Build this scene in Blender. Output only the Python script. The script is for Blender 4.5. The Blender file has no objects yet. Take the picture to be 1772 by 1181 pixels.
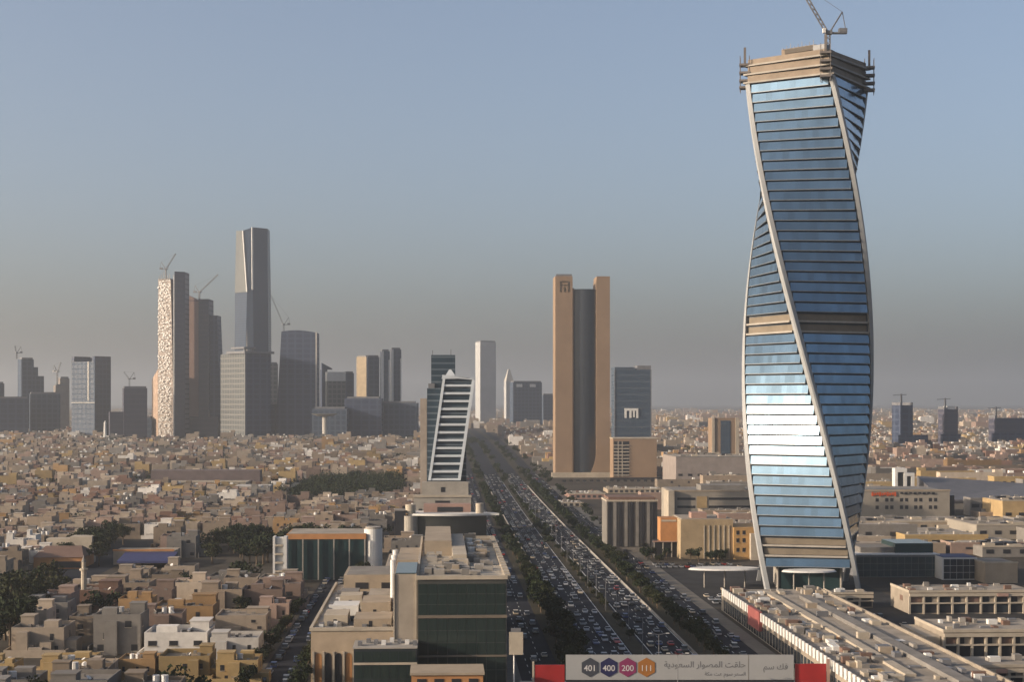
import bpy, bmesh, math, random
from math import sin, cos, pi, radians, atan2, atan, sqrt
random.seed(7)
S = bpy.context.scene
C = S.collection

# ------------------------------------------------------------------ camera, sky, sun, exposure
FOC, HC, HY, CX = 2800.0, 82.0, 695.0, 886.0      # focal length in photo pixels, camera height, horizon row, centre column
cam_d = bpy.data.cameras.new('camera'); cam = bpy.data.objects.new('camera', cam_d); C.objects.link(cam)
cam.location = (0, 0, HC); cam.rotation_euler = (radians(90), 0, 0)
cam_d.sensor_width = 36; cam_d.lens = 36 * FOC / 1772
cam_d.shift_y = (HY - 590.5) / 1772
cam_d.clip_start = 1; cam_d.clip_end = 60000
S.camera = cam

SUN_AZ, SUN_EL = radians(17), radians(15.5)          # sun to the left, a little behind the camera
sun_to = (-cos(SUN_AZ) * cos(SUN_EL), -sin(SUN_AZ) * cos(SUN_EL), sin(SUN_EL))
W = bpy.data.worlds.new('World'); S.world = W; W.use_nodes = True
wn, wl = W.node_tree.nodes, W.node_tree.links
bg = wn['Background']
sky = wn.new('ShaderNodeTexSky'); sky.sky_type = 'NISHITA'; sky.sun_disc = False
sky.sun_elevation = SUN_EL
sky.sun_rotation = atan2(sun_to[0], sun_to[1])     # measured from +Y towards +X
sky.altitude = 600; sky.air_density = 0.75; sky.dust_density = 6.5; sky.ozone_density = 1.2
hsv = wn.new('ShaderNodeHueSaturation'); hsv.inputs['Saturation'].default_value = 0.85   # dust takes the colour out of the whole sky
wl.new(sky.outputs[0], hsv.inputs['Color']); wl.new(hsv.outputs[0], bg.inputs[0]); bg.inputs[1].default_value = 0.13
sd = bpy.data.lights.new('sun', 'SUN'); sun = bpy.data.objects.new('sun', sd); C.objects.link(sun)
sd.energy = 5.0; sd.angle = radians(0.6); sd.color = (1.0, 0.82, 0.62)
from mathutils import Vector, Matrix
sun.rotation_euler = Vector(sun_to).to_track_quat('Z', 'Y').to_euler()
S.view_settings.view_transform = 'Standard'; S.view_settings.look = 'None'
S.view_settings.exposure = 0.66; S.view_settings.gamma = 1.0; S.view_settings.use_curve_mapping = False
S.render.engine = 'CYCLES'
cy = S.cycles
cy.use_denoising = True; cy.max_bounces = 6; cy.diffuse_bounces = 1; cy.glossy_bounces = 3; cy.transmission_bounces = 2
cy.volume_bounces = 1; cy.transparent_max_bounces = 4; cy.caustics_reflective = False; cy.caustics_refractive = False
cy.sample_clamp_indirect = 4.0
HAZE_DENSITY = 1.05e-4
HAZE_COLOR = (0.71, 0.725, 0.735)
HAZE_G = 0.6
#@@END_HEAD

# ------------------------------------------------------------------ helpers
RZ = atan((CX - 758) / FOC)                        # the boulevard heads a little left of the view axis
def gz(Y):                                         # the plain rises gently towards the far district
    t = min(1, max(0, (Y - 1000) / 1900)); return 18 * t * t * (3 - 2 * t)
def uv(u, v): return (u * cos(RZ) - v * sin(RZ), u * sin(RZ) + v * cos(RZ))
def to_uv(X, Y): return (X * cos(RZ) + Y * sin(RZ), -X * sin(RZ) + Y * cos(RZ))
def Yg(py, z=0):                                   # distance at which a photo row meets height z above the ground
    Y = 1000.0
    for _ in range(40): Y = (HC - gz(Y) - z) * FOC / (py - HY)
    return Y
def XW(px, Y): return (px - CX) * Y / FOC
def ZW(py, Y): return HC + (HY - py) * Y / FOC

def tag(o, label=None, cat=None, group=None, kind=None):
    if label: o['label'] = label
    if cat: o['category'] = cat
    if group: o['group'] = group
    if kind: o['kind'] = kind
    return o
class MB:
    def __init__(s): s.v = []; s.f = []; s.m = []
    def box(s, x0, x1, y0, y1, z0, z1, m=0):
        n = len(s.v)
        s.v += [(x0,y0,z0),(x1,y0,z0),(x1,y1,z0),(x0,y1,z0),(x0,y0,z1),(x1,y0,z1),(x1,y1,z1),(x0,y1,z1)]
        for f in ((0,3,2,1),(4,5,6,7),(0,1,5,4),(1,2,6,5),(2,3,7,6),(3,0,4,7)): s.f.append(tuple(n+i for i in f)); s.m.append(m)
        return s
    def prism(s, pts, z0, z1, m=0, top=None):      # plan polygon (counter-clockwise) raised from z0 to z1 (z1 may be a list)
        n = len(s.v); k = len(pts); tp = top or pts
        z1s = z1 if isinstance(z1, (list, tuple)) else [z1] * k
        s.v += [(x, y, z0) for x, y in pts] + [(x, y, z) for (x, y), z in zip(tp, z1s)]
        s.f.append(tuple(n + i for i in reversed(range(k)))); s.m.append(m)
        s.f.append(tuple(n + k + i for i in range(k))); s.m.append(m)
        for i in range(k): s.f.append((n+i, n+(i+1)%k, n+k+(i+1)%k, n+k+i)); s.m.append(m)
        return s
    def cyl(s, x, y, r, z0, z1, m=0, n=12, r1=None):
        a = [(x + r*cos(2*pi*i/n), y + r*sin(2*pi*i/n)) for i in range(n)]
        b = None if r1 is None else [(x + r1*cos(2*pi*i/n), y + r1*sin(2*pi*i/n)) for i in range(n)]
        return s.prism(a, z0, z1, m, b)
    def poly(s, pts, m=0):
        n = len(s.v); s.v += pts; s.f.append(tuple(range(n, n+len(pts)))); s.m.append(m); return s
    def bar(s, p, q, r, m=0):
        p, q = Vector(p), Vector(q); d = (q - p).normalized()
        a = d.cross(Vector((0,0,1)));  a = Vector((1,0,0)) if a.length < 1e-3 else a.normalized()
        b = d.cross(a); n = len(s.v)
        for c in (p, q):
            for i, j in ((-1,-1),(1,-1),(1,1),(-1,1)): s.v.append(tuple(c + a*r*i + b*r*j))
        for f in ((0,1,2,3),(7,6,5,4),(0,4,5,1),(1,5,6,2),(2,6,7,3),(3,7,4,0)): s.f.append(tuple(n+i for i in f)); s.m.append(m)
        return s
    def lattice(s, p, q, w, step, r, m=0):         # square lattice girder
        p, q = Vector(p), Vector(q); d = (q - p); L = d.length; d.normalize()
        a = d.cross(Vector((0,0,1)));  a = Vector((1,0,0)) if a.length < 1e-3 else a.normalized()
        b = d.cross(a); cs = [a*i*w/2 + b*j*w/2 for i, j in ((-1,-1),(1,-1),(1,1),(-1,1))]
        for c in cs: s.bar(p + c, q + c, r, m)
        k = max(1, int(L / step))
        for i in range(k):
            for j in range(4): s.bar(p + d*L*i/k + cs[j], p + d*L*(i+1)/k + cs[(j+1) % 4], r*.7, m)
        return s
    def mesh(s, name, mats, smooth=False):
        me = bpy.data.meshes.new(name); me.from_pydata([tuple(p) for p in s.v], [], s.f)
        for m in (mats if isinstance(mats, (list, tuple)) else [mats]): me.materials.append(m)
        if len(me.materials) > 1: me.polygons.foreach_set('material_index', s.m)
        if smooth: me.polygons.foreach_set('use_smooth', [True]*len(s.f))
        me.update(); return me
    def build(s, name, mats, parent=None, loc=(0,0,0), rz=0, smooth=False):
        return link(name, s.mesh(name, mats, smooth), parent, loc, rz)
def link(name, me, parent=None, loc=(0,0,0), rz=0):
    o = bpy.data.objects.new(name, me); C.objects.link(o); o.parent = parent
    o.location = loc; o.rotation_euler = (0, 0, rz); return o
def empty(name, loc, rz, label, cat, group=None):
    o = link(name, None, None, loc, rz); o.empty_display_size = 1
    return tag(o, label, cat, group)
def part(parent, name, mats, *boxes):
    b = MB()
    for q in boxes: b.box(*q)
    return b.build(name, mats, parent)

# ------------------------------------------------------------------ materials
MATS = {}
def M(name, rgb, rough=.85, var=.18, scale=.15, metal=0.0, objcol=False, vcol=False, bump=0.0, spec=.3):
    if name in MATS: return MATS[name]
    rgb = tuple(c*.8 for c in rgb)
    m = bpy.data.materials.new(name); m.use_nodes = True; nt = m.node_tree; N, L = nt.nodes, nt.links
    p = N['Principled BSDF']; p.inputs['Roughness'].default_value = rough; p.inputs['Metallic'].default_value = metal
    p.inputs['Specular IOR Level'].default_value = spec
    geo = N.new('ShaderNodeNewGeometry')
    no = N.new('ShaderNodeTexNoise'); no.inputs['Scale'].default_value = scale; no.inputs['Detail'].default_value = 6; no.inputs['Roughness'].default_value = .65
    L.new(geo.outputs['Position'], no.inputs['Vector'])
    mr = N.new('ShaderNodeMapRange'); mr.inputs[1].default_value = .3; mr.inputs[2].default_value = .7
    mr.inputs[3].default_value = 1 - var; mr.inputs[4].default_value = 1 + var; L.new(no.outputs[0], mr.inputs[0])
    mx = N.new('ShaderNodeMix'); mx.data_type = 'RGBA'; mx.blend_type = 'MULTIPLY'; mx.inputs[0].default_value = 1
    if objcol:
        oi = N.new('ShaderNodeObjectInfo'); L.new(oi.outputs['Color'], mx.inputs[6])
    elif vcol:
        at = N.new('ShaderNodeVertexColor'); at.layer_name = 'Col'; L.new(at.outputs[0], mx.inputs[6])
    else: mx.inputs[6].default_value = (*rgb, 1)
    L.new(mr.outputs[0], mx.inputs[7]); L.new(mx.outputs[2], p.inputs['Base Color'])
    if bump:
        bp = N.new('ShaderNodeBump'); bp.inputs['Strength'].default_value = bump; bp.inputs['Distance'].default_value = .3
        L.new(no.outputs[0], bp.inputs['Height']); L.new(bp.outputs[0], p.inputs['Normal'])
    MATS[name] = m; return m
def G(name, rgb, rough=.12, metal=.6, floor=0.0, line=(.2,.2,.2), lw=.25, vert=0.0, var=.12, spec=.6, pane=0.0):
    """curtain-wall glass; floor / vert give the storey and mullion spacing of far facades"""
    if name in MATS: return MATS[name]
    m = bpy.data.materials.new(name); m.use_nodes = True; nt = m.node_tree; N, L = nt.nodes, nt.links
    p = N['Principled BSDF']; p.inputs['Metallic'].default_value = metal; p.inputs['Roughness'].default_value = rough
    p.inputs['Specular IOR Level'].default_value = spec
    geo = N.new('ShaderNodeNewGeometry'); tc = N.new('ShaderNodeTexCoord')
    no = N.new('ShaderNodeTexNoise'); no.inputs['Scale'].default_value = .12; no.inputs['Detail'].default_value = 4
    L.new(geo.outputs['Position'], no.inputs['Vector'])
    mr = N.new('ShaderNodeMapRange'); mr.inputs[1].default_value = .3; mr.inputs[2].default_value = .7; mr.inputs[3].default_value = 1-var; mr.inputs[4].default_value = 1+var
    L.new(no.outputs[0], mr.inputs[0])
    mx = N.new('ShaderNodeMix'); mx.data_type = 'RGBA'; mx.blend_type = 'MULTIPLY'; mx.inputs[0].default_value = 1
    mx.inputs[6].default_value = (*rgb, 1); L.new(mr.outputs[0], mx.inputs[7]); out = mx.outputs[2]
    if floor or vert:
        sp = N.new('ShaderNodeSeparateXYZ'); L.new(tc.outputs['Object'], sp.inputs[0])
        def stripes(src, period, w):
            d = N.new('ShaderNodeMath'); d.operation = 'DIVIDE'; L.new(src, d.inputs[0]); d.inputs[1].default_value = period
            fr = N.new('ShaderNodeMath'); fr.operation = 'FRACT'; L.new(d.outputs[0], fr.inputs[0])
            lt = N.new('ShaderNodeMath'); lt.operation = 'LESS_THAN'; L.new(fr.outputs[0], lt.inputs[0]); lt.inputs[1].default_value = w; return lt.outputs[0]
        f = None
        if floor: f = stripes(sp.outputs[2], floor, lw)
        if vert:
            ad = N.new('ShaderNodeMath'); L.new(sp.outputs[0], ad.inputs[0]); L.new(sp.outputs[1], ad.inputs[1])
            g = stripes(ad.outputs[0], vert, lw)
            if f:
                mxx = N.new('ShaderNodeMath'); mxx.operation = 'MAXIMUM'; L.new(f, mxx.inputs[0]); L.new(g, mxx.inputs[1]); f = mxx.outputs[0]
            else: f = g
        m2 = N.new('ShaderNodeMix'); m2.data_type = 'RGBA'; L.new(f, m2.inputs[0]); L.new(out, m2.inputs[6]); m2.inputs[7].default_value = (*line, 1)
        out = m2.outputs[2]
        im = N.new('ShaderNodeMath'); im.operation = 'MULTIPLY_ADD'; L.new(f, im.inputs[0]); im.inputs[1].default_value = -metal; im.inputs[2].default_value = metal
        L.new(im.outputs[0], p.inputs['Metallic'])
        ir = N.new('ShaderNodeMath'); ir.operation = 'MULTIPLY_ADD'; L.new(f, ir.inputs[0]); ir.inputs[1].default_value = .6; ir.inputs[2].default_value = rough
        L.new(ir.outputs[0], p.inputs['Roughness'])
    if pane:                                       # panes never sit quite true: each tilts and tints a little on its own
        sp = N.new('ShaderNodeSeparateXYZ'); L.new(tc.outputs['Object'], sp.inputs[0]); oi = N.new('ShaderNodeObjectInfo')
        d = N.new('ShaderNodeMath'); d.operation = 'DIVIDE'; L.new(sp.outputs[0], d.inputs[0]); d.inputs[1].default_value = pane
        fl = N.new('ShaderNodeMath'); fl.operation = 'FLOOR'; L.new(d.outputs[0], fl.inputs[0])
        cb = N.new('ShaderNodeCombineXYZ'); L.new(fl.outputs[0], cb.inputs[0]); L.new(oi.outputs['Random'], cb.inputs[1])
        wnz = N.new('ShaderNodeTexWhiteNoise'); L.new(cb.outputs[0], wnz.inputs['Vector'])
        vs = N.new('ShaderNodeVectorMath'); vs.operation = 'SUBTRACT'; L.new(wnz.outputs['Color'], vs.inputs[0]); vs.inputs[1].default_value = (.5,.5,.5)
        sc = N.new('ShaderNodeVectorMath'); sc.operation = 'SCALE'; L.new(vs.outputs[0], sc.inputs[0]); sc.inputs['Scale'].default_value = .030
        av = N.new('ShaderNodeVectorMath'); av.operation = 'ADD'; L.new(geo.outputs['Normal'], av.inputs[0]); L.new(sc.outputs[0], av.inputs[1])
        nv = N.new('ShaderNodeVectorMath'); nv.operation = 'NORMALIZE'; L.new(av.outputs[0], nv.inputs[0]); L.new(nv.outputs[0], p.inputs['Normal'])
        m4 = N.new('ShaderNodeMapRange'); m4.inputs[3].default_value = .84; m4.inputs[4].default_value = 1.16; L.new(wnz.outputs['Value'], m4.inputs[0])
        m5 = N.new('ShaderNodeMix'); m5.data_type = 'RGBA'; m5.blend_type = 'MULTIPLY'; m5.inputs[0].default_value = 1; L.new(out, m5.inputs[6]); L.new(m4.outputs[0], m5.inputs[7]); out = m5.outputs[2]
    L.new(out, p.inputs['Base Color']); MATS[name] = m; return m

CONC = M('concrete', (.33,.30,.265)); WHITE = M('white_paint', (.66,.64,.61), .6, .08); BEIGE = M('beige_stone', (.34,.275,.205), bump=.1)
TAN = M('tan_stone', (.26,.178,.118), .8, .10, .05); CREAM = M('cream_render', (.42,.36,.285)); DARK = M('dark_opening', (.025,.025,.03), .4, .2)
STEEL = M('grey_steel', (.16,.16,.17), .5); ASPHALT = M('asphalt', (.027,.029,.037), .9, .3, .08, spec=.06); PAVE = M('paving', (.15,.135,.115), .9, .2, .3)
ROOF = M('dusty_roof', (.30,.26,.215), .95, .32, .12); GREYROOF = M('grey_roof', (.20,.185,.17), .95, .25, .12); BROWN = M('brown_roof', (.17,.105,.08), .8)
BLUE = M('blue_sheet', (.035,.04,.12), .6); REDP = M('red_panel', (.32,.02,.02), .5); ORANGE = M('orange_stone', (.42,.20,.08), .8)
YELLOW = M('yellow_render', (.40,.28,.14), .85); PINK = M('pink_render', (.33,.21,.17), .85)
GREENGL = G('green_glass', (.022,.036,.034), .08, .3); DARKGL = G('dark_glass', (.04,.05,.06), .1, .3); TEAL = G('teal_glass', (.028,.06,.066), .1, .35)
TREEM = M('foliage', (.020,.028,.012), .8, .45, .5, spec=.1); TREEM2 = M('foliage_olive', (.032,.036,.016), .8, .45, .5, spec=.1); BARK = M('bark', (.10,.07,.045), .9)
FARHOUSE = M('far_house', (1,1,1), .9, .18, .2, vcol=True); HWALL = M('house_render', (1,1,1), .9, .14, .35, objcol=True, bump=.15)

# ------------------------------------------------------------------ ground, roads
def strip(name, u0, u1, v0, v1, dz, m, step=60, parent=None):
    b = MB(); n = max(1, int((v1 - v0) / step)); pts = []
    for i in range(n + 1):
        v = v0 + (v1 - v0) * i / n
        for u in (u0, u1): X, Y = uv(u, v); b.v.append((X, Y, gz(Y) + dz))
    for i in range(n): b.f.append((2*i, 2*i+1, 2*i+3, 2*i+2)); b.m.append(0)
    return b.build(name, m, parent)
def kerbed(name, u0, u1, v0, v1, h, m, parent=None, step=60):
    b = MB(); n = max(1, int((v1 - v0) / step))
    for i in range(n + 1):
        v = v0 + (v1 - v0) * i / n
        for u, d in ((u0, 0), (u0, h), (u1, h), (u1, 0)): X, Y = uv(u, v); b.v.append((X, Y, gz(Y) + d))
    for i in range(n):
        for j in range(3): b.f.append((4*i+j, 4*i+j+1, 4*i+j+5, 4*i+j+4)); b.m.append(0)
    b.f.append((0,1,2,3)); b.m.append(0)
    return b.build(name, m, parent)

gb = MB(); ys = [-900, 0] + list(range(400, 3200, 100)) + [3600, 4500, 6500, 10000, 16000, 24000, 30000]
xs = [-16000, -6000, -2500, -1000, -400, 0, 400, 1000, 2500, 6000, 16000]
for y in ys:
    for x in xs: gb.v.append((x, y, gz(y)))
nx = len(xs)
for j in range(len(ys)-1):
    for i in range(nx-1): a = j*nx+i; gb.f.append((a, a+1, a+nx+1, a+nx)); gb.m.append(0)
tag(gb.build('ground', M('dusty_ground', (.068,.058,.047), .95, .4, .02, spec=.1)), kind='structure')
def S_(o): return tag(o, kind='structure')
V0, V1 = 330, 3600
rd = S_(strip('road', 24, 104, V0, V1, .03, ASPHALT))
S_(kerbed('pavement', 14, 24.5, V0, 2400, .14, PAVE)); S_(kerbed('pavement', 103.5, 109, V0, 1500, .14, PAVE))
SOIL = M('planting_soil', (.05,.043,.028), .95, spec=.1)
for a, b_ in ((37, 46), (63, 68), (83.5, 92.5)): S_(kerbed('planted_strip', a, b_, V0, V1, .15, SOIL))
LINE = M('lane_paint', (.6,.6,.57), .7)
for a in (47, 62.3, 69, 82.4): strip('edge_line', a, a+.3, V0, 1600, .045, LINE, parent=rd)
for a in (27.5, 32, 50.8, 54.6, 58.4, 72.4, 75.9, 79.3, 96, 100):
    b = MB(); v = V0
    while v < 1300:
        q = [uv(a, v), uv(a+.25, v), uv(a+.25, v+4), uv(a, v+4)]; b.poly([(x, y, gz(y)+.045) for x, y in q]); v += 12
    tag(b.build('lane_dashes', LINE, rd), kind='stuff')
S_(strip('side_street', -53, -41, 330, 930, .03, ASPHALT)); S_(strip('side_street', -190, -160, 330, 960, .03, ASPHALT))
S_(strip('parking_lot', 104, 190, 640, 800, .02, M('parking_asphalt', (.045,.044,.045), .9, .3, .1, spec=.08)))
S_(strip('parking_lot', 150, 260, 430, 640, .02, MATS['parking_asphalt']))
# concrete barriers beside the carriageways
for a in (46.3, 82.9): S_(kerbed('road_barrier', a, a+.35, 420, 1500, .85, CONC))

# ------------------------------------------------------------------ twisted tower
TD = 718.0; TX = XW(1397, TD); SCL = FOC / TD
tw = empty('twisted_tower', (TX, TD, 0), -atan2(TX, TD), 'tall twisted skyscraper of blue glass bands with white corner ribs, topped by unfinished floors', 'skyscraper')
R_ = 28.7; HALF = R_ / sqrt(2)
Z_TOP = ZW(150, TD); Z_BOT = ZW(975, TD); NF = 48; FH = (Z_TOP - Z_BOT) / NF
def theta(z): return radians(-73 + (ZW(115, TD) - z) * SCL * .139)      # azimuth of corner A; 0 faces the viewer side
def rot(z): return theta(z) + pi/4                                        # plan rotation of the storey
BLUEG = G('blue_mirror_glass', (.12,.185,.25), .16, .78, var=.10, pane=2.9)
gm = MB(); hw = HALF - 2.5
# one storey's glass band: leans in towards its head, bright sill along its foot
def quadbox(b, x, yb, yt, z0, z1, t, m):
    n = len(b.v)
    b.v += [(-x,-yb,z0),(x,-yb,z0),(x,-yb+t,z0),(-x,-yb+t,z0),(-x,-yt,z1),(x,-yt,z1),(x,-yt+t,z1),(-x,-yt+t,z1)]
    for f in ((0,3,2,1),(4,5,6,7),(0,1,5,4),(1,2,6,5),(2,3,7,6),(3,0,4,7)): b.f.append(tuple(n+i for i in f)); b.m.append(m)
quadbox(gm, hw, HALF + .38, HALF - .07, .38, FH*.86, .3, 0)
quadbox(gm, hw, HALF + .50, HALF + .46, .08, .36, .7, 1)
band_me = gm.mesh('glass_band', [BLUEG, M('aluminium', (.22,.24,.26), .45, .06, metal=.4)])
om = MB(); quadbox(om, hw, HALF - 1.2, HALF - 1.2, .9, FH*.8, .3, 0); quadbox(om, hw, HALF + .3, HALF + .3, 0, .8, .8, 1)
open_me = om.mesh('louvre_band', [M('louvre_tan', (.19,.155,.115), .8), CONC])
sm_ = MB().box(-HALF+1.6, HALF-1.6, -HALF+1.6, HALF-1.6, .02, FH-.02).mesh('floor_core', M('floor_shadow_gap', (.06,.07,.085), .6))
for i in range(NF):
    z = Z_BOT + i*FH; r = rot(z + FH/2)
    link('floor_core', sm_, tw, (0,0,z), r)
    for k in range(4):
        op = i in (1, 2, 23, 24)
        link('louvre_band' if op else 'glass_band', open_me if op else band_me, tw, (0,0,z), r + k*pi/2)
# corner ribs, twisting on down as legs
RIB = M('rib_white', (.30,.305,.31), .55, .08)
for k in range(4):
    b = MB(); n = 110; zt = Z_TOP + 1
    for j in range(n + 1):
        z = zt * j / n; a = theta(z) + k*pi/2
        tip = Vector((sin(a), -cos(a))) * (R_ + .5); d1 = Vector((sin(a + 3*pi/4), -cos(a + 3*pi/4))); d2 = Vector((sin(a - 3*pi/4), -cos(a - 3*pi/4)))
        L_ = 2.4
        for q in (tip + d2*L_, tip + d2*.6 , tip + d1*.6, tip + d1*L_, tip + (d1+d2)*2.0): b.v.append((q.x, q.y, z))
    for j in range(n):
        for q in range(5): b.f.append((5*j+q, 5*j+(q+1)%5, 5*j+5+(q+1)%5, 5*j+5+q)); b.m.append(0)
    b.f.append((4,3,2,1,0)); b.m.append(0); e = 5*n; b.f.append((e,e+1,e+2,e+3,e+4)); b.m.append(0)
    b.build('corner_rib', RIB, tw)
b = MB(); b.box(-13, 13, -13, 13, 0, Z_BOT - .1); o = b.build('lobby', TEAL, tw, rz=rot(5))
for x in (-13, -6.5, 0, 6.5, 13):
    for y in (-13.6, 13.6): MB().cyl(x, y, .6, 0, Z_BOT - .1, n=8).build('lobby_column', CONC, tw, rz=rot(5))
# unfinished top
SLAB = M('raw_slab', (.24,.19,.145), .9)
for i, (z0, hh) in enumerate(((Z_TOP, 3.0), (Z_TOP + 3.9, 3.2), (Z_TOP + 8.0, 2.6))):
    rr = rot(z0); hx = HALF + .3 - .3*i
    MB().box(-hx-.6, hx+.6, -hx-.6, hx+.6, z0 + .05, z0 + .75).build('raw_slab', CONC, tw, rz=rr)
    MB().box(-hx+.9, hx-.9, -hx+.9, hx-.9, z0 + .78, z0 + hh + .6).build('raw_wall', SLAB, tw, rz=rr)
zr = Z_TOP + 11.3; rr = rot(zr)
for k in range(4):
    a = theta(zr) + k*pi/2; cx_, cy_ = sin(a)*(R_ - .5), -cos(a)*(R_ - .5); b = MB()
    for dx in (-2, 2):
        for dy in (-2, 2): b.bar((cx_+dx, cy_+dy, Z_TOP - 3), (cx_+dx, cy_+dy, zr + 1.5), .14)
    for zz in (Z_TOP - 1.5, Z_TOP + 1.5, Z_TOP + 5, Z_TOP + 8.5): b.box(cx_-2.4, cx_+2.4, cy_-2.4, cy_+2.4, zz, zz + .9)
    b.bar((cx_, cy_, zr - 2), (cx_, cy_, zr + 5.5), .5); b.build('scaffold', M('scaffold', (.15,.13,.12), .7), tw)
b = MB(); b.box(-9, 8, -7, 9, Z_TOP + 10.6, Z_TOP + 16.6); b.build('lift_core', SLAB, tw, rz=rr)
b = MB(); b.box(-7, 8.6, -7.6, 9.4, Z_TOP + 14.2, Z_TOP + 16.2); b.build('formwork', M('formwork', (.09,.075,.06), .8), tw, rz=rr)
b = MB(); b.box(8.4, 14, -10, -5, Z_TOP + 10, Z_TOP + 15.5); b.build('hoist_house', STEEL, tw, rz=rr)
b = MB()
for i in range(9): x = -8 + i*1.9; b.bar((x, -7.4, Z_TOP + 16), (x, -7.4, Z_TOP + 17.2 + (i*7 % 3)*.7), .09)
b.build('rebar', STEEL, tw, rz=rr)

def crane(loc, rz, mast, jib, elev, label, scale=1.0, m=STEEL, group=None):
    k = empty('luffing_crane', loc, rz, label, 'crane', group); s = scale
    MB().lattice((0,0,0), (0,0,mast), 1.5*s, 2.2*s, .16*s).build('mast', m, k)
    b = MB().box(-1.4*s, 1.6*s, -1.3*s, 1.3*s, mast + .01, mast + 1.6*s); b.box(1.6*s, 8.2*s, -1.1*s, 1.1*s, mast + .3, mast + .9*s); b.build('deck', m, k)
    MB().box(4.6*s, 8.2*s, -1.3*s, 1.3*s, mast + .92*s, mast + 2.6*s).build('counterweight', m, k)
    MB().box(-2.6*s, -1.42*s, -1.9*s, -.2*s, mast + .4*s, mast + 2.4*s).build('cab', WHITE, k)
    top = (6.2*s, 0, mast + 10*s); b = MB(); b.bar((1*s, -.8*s, mast + 1.6*s), top, .28*s); b.bar((1*s, .8*s, mast + 1.6*s), top, .28*s); b.bar((7.6*s, 0, mast + 2.6*s), top, .16*s); b.build('a_frame', m, k)
    e = (-jib*cos(elev), 0, mast + 1.5*s + jib*sin(elev))
    MB().lattice((-1*s, 0, mast + 1.6*s), e, 1.2*s, 2.4*s, .13*s).build('jib', m, k)
    MB().bar(top, e, .07*s).build('stay_cable', m, k)
    return k
cz = ZW(93, TD); crane((XW(1431, TD), TD - 3, Z_TOP + 10.4), 0, ZW(62, TD) - Z_TOP - 10.4, 26, radians(58), 'grey luffing tower crane standing on the roof of the twisted skyscraper', 1.0)

# base of the tower: glass podium and white canopies
PG = G('podium_glass', (.05,.085,.10), .1, .45)
def blk(name, label, cat, p0, p1, yt, Y, rz=RZ, group=None):
    X0 = XW(p0, Y); w = (p1 - p0)*Y/FOC; z0 = gz(Y); h = ZW(yt, Y) - z0
    return empty(name, (X0, Y, z0), rz, label, cat, group), w, h
def clad(parent, x0, x1, z0, z1, nx_, nz, m, y=-.06, gap=.18, t=.12, name='pane'):
    W_ = (x1-x0)/nx_; H_ = (z1-z0)/nz
    me = MB().box(gap/2, W_-gap/2, 0, t, gap/2, H_-gap/2).mesh(name, m)
    for i in range(nx_):
        for j in range(nz): link(name, me, parent, (x0+i*W_, y, z0+j*H_))
def clad_left(parent, y0, y1, z0, z1, ny, nz, m, x=-.06, gap=.18, t=.12, name='pane'):
    W_ = (y1-y0)/ny; H_ = (z1-z0)/nz
    me = MB().box(0, t, gap/2, W_-gap/2, gap/2, H_-gap/2).mesh(name, m)
    for i in range(ny):
        for j in range(nz): link(name, me, parent, (x, y0+i*W_, z0+j*H_))
def windows(parent, xs_, zs, w, h, m=DARK, y=-.05, name='window'):
    me = MB().box(0, w, 0, .1, 0, h, 0).box(-.15, w+.15, -.12, .1, -.2, -.02, 1).mesh(name, [m, CONC])
    for x in xs_:
        for z in zs: link(name, me, parent, (x, y, z))
k, w, h = blk('glass_podium', 'low dark glass podium block behind the right leg of the twisted skyscraper', 'building', 1482, 1627, 962, 752)
part(k, 'frame', STEEL, (0, w, 0, 34, 0, h)); clad(k, 0, w, .3, h - .8, 12, 3, PG); part(k, 'roof_edge', WHITE, (-.3, w+.3, -.4, 34.3, h+.002, h+.5))
part(k, 'roof_box', GREYROOF, (4, 20, 8, 28, h+.5, h+3)); part(k, 'roof_glass', TEAL, (20, w-1, 6, 30, h+.5, h+5.0))
k, w, h = blk('glass_cube', 'dark glass cube with white edges beside the low glass podium', 'building', 1631, 1692, 966, 742)
part(k, 'frame', WHITE, (0, w, 0, 18, 0, h)); clad(k, .5, w-.5, .3, h - .6, 5, 3, G('cube_glass', (.03,.04,.055), .08, .4), y=-.1); part(k, 'roof', BLUE, (.5, w-.5, .5, 17.5, h+.002, h+.25))
k, w, h = blk('stone_block', 'sunlit beige stone block right of the dark glass cube', 'building', 1705, 1762, 976, 728)
part(k, 'wall', BEIGE, (0, w, 0, 24, 0, h)); part(k, 'parapet', CREAM, (-.2, w+.2, -.2, .3, h, h+.7), (-.2, .3, .3, 24, h, h+.7)); part(k, 'roof', ROOF, (.4, w, .4, 23.8, h+.003, h+.2))
def canopy(p0, p1, py, Y, label, depth):
    X0, X1 = XW(p0, Y), XW(p1, Y); z = ZW(py, Y); k = empty('canopy', ((X0+X1)/2, Y, 0), RZ, label, 'canopy'); w = (X1-X0)/2
    pts = [(w*cos(2*pi*i/28), depth*sin(2*pi*i/28)) for i in range(28)]
    MB().prism(pts, z, z + .7, top=[(x*.93, y*.93) for x, y in pts]).build('shell', WHITE, k)
    for x in (-.55, 0, .55): MB().cyl(x*w, 0, .35, 0, z, n=8).build('column', CONC, k)
canopy(1190, 1318, 986, 712, 'long white leaf-shaped canopy at the foot of the left leg of the twisted skyscraper', 7)
canopy(1352, 1448, 990, 690, 'white leaf-shaped canopy between the two legs of the twisted skyscraper', 6)

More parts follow.
